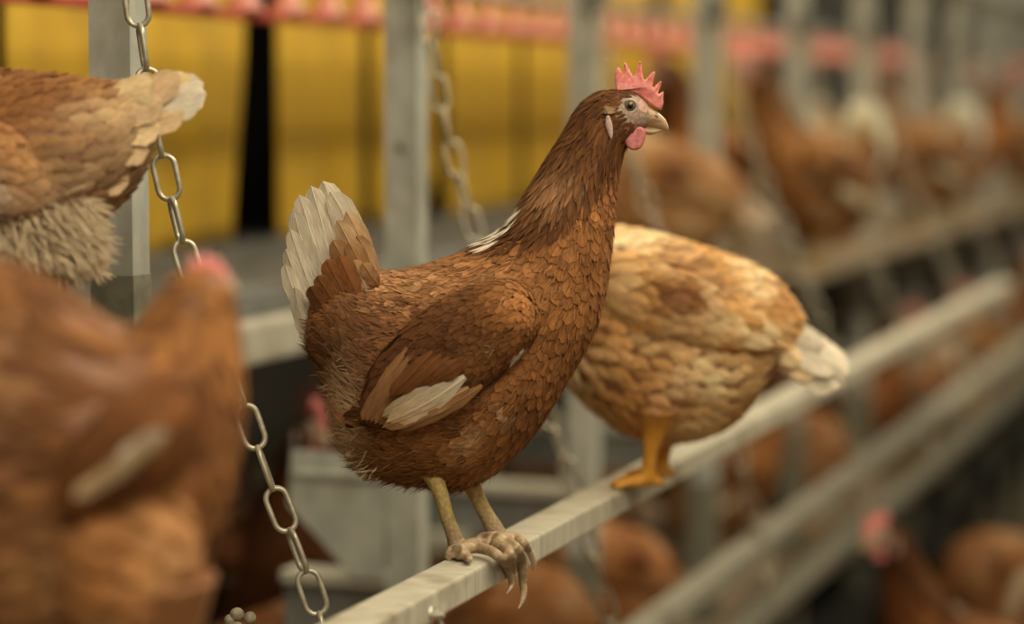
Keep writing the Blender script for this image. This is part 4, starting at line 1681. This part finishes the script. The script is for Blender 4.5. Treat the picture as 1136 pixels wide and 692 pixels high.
# loose fluff of the belly
FF = Feathers()
for k in range(4200):
    ax, ay = RNG.uniform(-25, 96), RNG.uniform(215, 285)
    d = RNG.uniform(-.055, .03)
    L1 = RNG.uniform(22, 48)
    an = RNG.normal(.9 if ax > 40 else 1.4, .35)
    A, B = FCm.L(ax, ay, d), FCm.L(ax + L1 * math.cos(an), ay + L1 * math.sin(an), d - .008)
    FF.quill(A, B, .0015, np.array((.62, .44, .27)) * RNG.uniform(.85, 1.05), rows=6, cols=3, shaft=False, bend=(0, -.003, 0), tipcol=np.array((.74, .59, .40)), face=(RNG.normal(0, .3), -1, .2))
link('belly_fluff', FF.mesh('belly_fluff'), None, henC)

# ---- big blurred brown hen in the left foreground
g4 = at_z(120, 1040, 1.46)
FD = Frame(g4)
SD = (FD.L(220, 700).x - FD.L(120, 700).x) / 100
henD = empty('hen', g4, PSI, 'large blurred brown hen in the left foreground, head turned away with a pink comb', 'hen', 'brown laying hens')
_o4 = FD.L(120, 700)


def colD(P, s):
    px, py = 120 + (P[:, 0] - _o4.x) / SD, 700 - (P[:, 2] - _o4.z) / SD
    nz = fbm(P, 45, 41)
    C = np.repeat((RUST * .85)[None], len(P), 0)
    C = mixc(C, BASE * .55, .4 + .5 * nz)
    C = mixc(C, RUST * 1.5, .8 * blob(px, py, 215, 360, 50, 40))
    C = mixc(C, DARK * 1.3, .85 * blob(px, py, 30, 490, 80, 50))
    C = mixc(C, DARK * 2, .6 * blob(px, py, 110, 400, 60, 40))
    C = mixc(C, LIGHT * .8, .7 * blob(px, py, 45, 415, 30, 38))
    C = mixc(C, DARK * 1.5, .5 * blob(px, py, 20, 340, 50, 30))
    C = mixc(C, LIGHT * .7, .75 * blob(px, py, 150, 610, 90, 60))
    C = mixc(C, RUST, .5 * blob(px, py, 0, 620, 60, 90))
    return np.clip(C * (1 + .12 * RNG.normal(0, 1, len(P)))[:, None], .01, .9)


def colDW(P, s):
    return np.clip(np.repeat((BASE * .8)[None], len(P), 0) * (1 + .15 * RNG.normal(0, 1, len(P)))[:, None], .01, .9)


lg4 = []
for d in (-.035, .035):
    X = FD.L(110, 800, d).x
    lg4.append(([FD.L(150, 640, d), FD.L(150, 740, d), FD.L(120, 830, d), FD.L(112, 940, d), (X, d, .010)], [.05, .032, .012, .008, .010]))
    for (ex, ey) in ((.045, 0), (.040, .016), (.040, -.016), (-.022, 0)):
        lg4.append(([(X, d, .008), (X + ex * .6, d + ey * .6, .009), (X + ex, d + ey, .004)], [.0075, .006, .004]))
simple_hen(FD, henD, [
    (-260, 400, -255, 440, .010), (-235, 370, -225, 540, .034), (-190, 342, -180, 650, .052), (-130, 312, -110, 730, .064), (-60, 290, -30, 770, .070),
    (10, 292, 60, 775, .070), (70, 322, 140, 740, .068), (115, 352, 205, 670, .062), (140, 362, 245, 580, .054), (154, 360, 264, 500, .044),
    (162, 352, 266, 430, .036), (168, 340, 262, 380, .029), (178, 324, 259, 350, .024), (194, 310, 258, 332, .020), (214, 300, 256, 322, .016), (234, 298, 252, 312, .009)],
    .0, colD, lg4, space=.014,
    wing={'rings': [(40, 560, 45, 600, .006, -.052), (75, 505, 90, 585, .014, -.062), (110, 460, 135, 560, .019, -.068), (150, 430, 180, 530, .020, -.066),
                    (190, 410, 215, 495, .016, -.058), (220, 410, 235, 455, .007, -.048)], 'col': colDW,
          'quills': [((185, 484, -.104), (100, 538, -.096), .009, BUFF * .75), ((164, 502, -.104), (80, 552, -.096), .010, BUFF * .7), ((186, 478, -.104), (130, 515, -.098), .012, CREAM * .8)]},
    tail=[((-190, 420, .01), (-290, 300, .014), .03, CREAM), ((-200, 440, .01), (-320, 330, .014), .03, CREAM * .9), ((-190, 410, .02), (-260, 290, .024), .03, BUFF)])
ch = [FD.L(a, b, 0) for a, b in [(206, 312), (207, 296), (214, 284), (220, 292), (226, 280), (233, 290), (241, 286), (244, 297), (252, 300), (252, 314), (238, 312), (222, 310)]]
plate('comb', [(p.x, p.z) for p in ch], .0025, .002, M_COMB, henD, lambda u, d, w: Vector((u, d + .004, w)))
bm = bmesh.new()
add_curve_tube(bm, [FD.L(246, 318, .010), FD.L(254, 322, .024), FD.L(256, 328, .038)], [.008, .006, .001], 12, 10)
obj('beak', bm, M_BEAK, henD, True)
thick = Feathers()
LT = Loft(FD.rings([(60, 560, 62, 610, .006, -.030), (72, 535, 80, 680, .030, -.034), (110, 525, 118, 720, .044, -.038), (160, 525, 165, 720, .044, -.038),
                    (205, 540, 205, 690, .032, -.034), (228, 580, 228, 640, .010, -.030)]), 40, 32)
s, t, P = LT.scatter(lambda P, s, t: np.full(len(P), .012), None, 5)
CT = np.repeat((RUST * 1.25)[None], len(P), 0) * (1 + .15 * RNG.normal(0, 1, len(P)))[:, None]
thick.cover(LT, s, t, .028, .016, mixc(CT, LIGHT, .3 + .3 * fbm(P, 50, 4)), lift=.004, rows=5, cols=3)
thick._push(LT.G[None], np.full((1, LT.NS, LT.NT, 3), .2) * np.array((1.2, .5, .2)), np.zeros((1, LT.NS, LT.NT, 2)), LT.NS, LT.NT)
link('thigh', thick.mesh('thigh'), None, henD)

# ---- copies of the poses for the flock behind
bpy.context.view_layer.update()


def flock(src, pos, yaw, tint, label, scale=1.0):
    c = copy_tree(src)
    c.location = pos
    c.rotation_euler = (0, 0, yaw)
    c.scale = (scale,) * 3
    c['label'] = label
    c['category'] = 'hen'
    c['group'] = 'brown laying hens'
    for ch_ in c.children_recursive:
        if ch_.name.split('.')[0] in ('plumage', 'wing', 'tail', 'thigh', 'belly_fluff'):
            ch_.color = (*tint, 1)
    return c


def onfloor(px, a, b):
    """place at picture column px on a level surface b below the camera, a left of it"""
    p = Yof(px, a)
    return Vector((-a, p, HC - b))



# standing pose with flat feet for the floors
hen_s = copy_tree(hen)
for c in list(hen_s.children):
    if c.name.startswith('claw') or c.name.startswith('body'):
        bpy.data.objects.remove(c)
bm = bmesh.new()
LA.add_to(bm)
for (x0, d) in ((495, YB - .030), (515, YB + .030)):
    bx = FA.L(x0, 600, d).x
    add_curve_tube(bm, [FA.L(x0 - 20, 490, d), FA.L(x0 - 8, 525, d), FA.L(x0, 550, d), FA.L(x0, 580, d), (bx, d, .008)], [.022, .012, .0075, .0070, .009], 20, 10)
    for (ex, ey) in ((.045, 0), (.040, .016), (.040, -.016), (-.022, 0)):
        add_curve_tube(bm, [(bx, d, .007), (bx + ex * .6, d + ey * .6, .008), (bx + ex, d + ey, .004)], [.0075, .006, .004], 10, 8)


def cfS(P):
    C = np.repeat((BASE * 1.2)[None], len(P), 0)
    C[P[:, 2] < .060] = (.50, .33, .12)
    px, py = pxA(P)
    C[((px - 704) / 22) ** 2 + ((py - 127) / 22) ** 2 < 1] = (.47, .30, .215)
    return C


link('body', remeshed('body', bm, .003, cfS, 1), None, hen_s)
hen_s.location = (0, 0, -50)
FIRST = [hen_s]
PLACED = []


def flock(src, px, a, b, yaw, tint, label):
    """a hen on a level surface b below the camera, a left of it, at picture column px"""
    p = Yof(px, a)
    p0_ = p
    for k in range(60):
        p = p0_ + .03 * ((k + 1) // 2) * (1 if k % 2 else -1)
        ok = all(abs(b - q[2]) > .05 or (a - q[0]) ** 2 + (p - q[1]) ** 2 > .33 ** 2 for q in PLACED)
        ok = ok and (b > .9 or (b < .5 and a > 1.14) or all(abs(p - yy_) > .16 for yy_ in YP))
        if ok:
            break
    PLACED.append((a, p, b))
    if src is hen_s and FIRST:
        c = FIRST.pop()
    else:
        c = copy_tree(src)
    c.location = (-a, p, HC - b)
    c.rotation_euler = (0, 0, yaw)
    c['label'] = label
    c['category'] = 'hen'
    c['group'] = 'brown laying hens'
    for ch_ in c.children_recursive:
        if ch_.name.split('.')[0] in ('plumage', 'wing', 'tail', 'thigh', 'belly_fluff'):
            ch_.color = (*tint, 1)
    return c


TANT = (1.1, 1.25, 1.35)
LO = .848
flock(henB, 738, 1.03, .299, PSI + .1, (.60, .52, .48), 'tan hen on the middle shelf, pale tail pointing right at a grey post')
flock(henB, 925, 1.0, .299, PSI + PI - 1.0, (1, 1, 1), 'pale hen at the upper right beside the blurred posts')
flock(hen_s, 281, 1.30, .763, PSI - 1.0, (.35, .3, .3), 'dark hen with red comb and wattles below the cream shelf edge')
flock(henB, 330, 1.20, LO, PSI + PI + .3, (.35, .25, .22), 'dark brown hen low behind the left chain')
far_up = [(1010, .96, 2, TANT, 'light brown hen right of the pale hen'), (1085, .92, 0, (1.2, 1.2, 1.2), 'brown hen at the right edge of the upper shelf'),
          (865, 1.15, 1, (.8, .72, .66), 'light brown hen behind the post at the tail tip'), (960, 1.12, 0, (1.2, 1.2, 1.2), 'blurred brown hen deep on the upper shelf'),
          (1045, 1.1, 3, (.95, .9, .85), 'light hen deep on the upper shelf, far right'), (1110, 1.12, 1, (.95, .9, .85), 'light hen in the right edge crowd'),
          (1128, .93, 2, TANT, 'pale hen touching the right edge of the frame'), (890, .93, 2, (1.1, 1.2, 1.2), 'light hen beside the post right of the pale tail tip'),
          (800, 1.15, 2, (.9, .85, .8), 'brown hen partly hidden behind the tan hen on the middle shelf'), (1010, 1.13, 1, (.8, .7, .66), 'tan hen in the upper crowd behind the seventh post'),
          (700, 1.13, 1, (.5, .42, .4), 'brown hen behind the tan hen, next to the sharp hen beak')]
for i, (px, a, k, tint, lab) in enumerate(far_up):
    flock([hen_s, henB, hen_s, henB][k], px, a, .299, PSI + [0, .4, PI + .3, PI - .4][k] + .2 * math.sin(i * 3), tint, lab)
far_lo = [(520, 1.02, 1, (.48, .34, .28), 'brown hen under the perch below the sharp hen feet'), (620, 1.30, 1, (.45, .38, .35), 'brown hen low between the perch and the inner rail'),
          (675, 1.0, 3, (.42, .31, .26), 'reddish hen under the perch right of the claws'), (745, 1.04, 0, (1.0, 1.0, .95), 'reddish hen below the tan feeding hen'),
          (812, 1.0, 3, (.50, .38, .33), 'dark brown hen below the right part of the perch'), (868, 1.02, 0, (.9, .85, .8), 'dark hen under the drooping white tail'),
          (905, .98, 2, (.9, .85, .8), 'brown hen between the perch and the lower rail'), (930, 1.3, 1, (.45, .4, .38), 'dark hen deep under the far perch'),
          (975, 1.0, 0, (.9, .9, .9), 'brown hen above the pink comb at lower right'), (1020, .98, 1, (.6, .5, .42), 'rusty hen near the right end of the lower rail'),
          (1045, 1.25, 2, (.9, .9, .9), 'brown hen in the lower right crowd'), (1080, .98, 0, (1.0, 1.0, 1.0), 'brown hen right of the lower rail end'),
          (1120, .98, 2, (1.1, 1.0, .95), 'rusty hen at the right edge above the bottom corner'),
          (440, 1.45, 2, (.45, .4, .4), 'dark hen low behind the grey cut-cornered plate')]
for i, (px, a, k, tint, lab) in enumerate(far_lo):
    flock([hen_s, henB, hen_s, henB][k], px, a, LO, PSI + [0, .4, PI + .3, PI - .4][k] + .25 * math.sin(i * 2.3 + 1), tint, lab)
flock(henB, 1128, .52, .965, PSI + .15, (.36, .26, .22), 'dark rusty hen cut by the right edge near the lower right corner')
flock(hen_s, 1062, .52, .965, PSI + PI + .35, (.6, .52, .45), 'dark hen with a pink comb in the lower right corner')
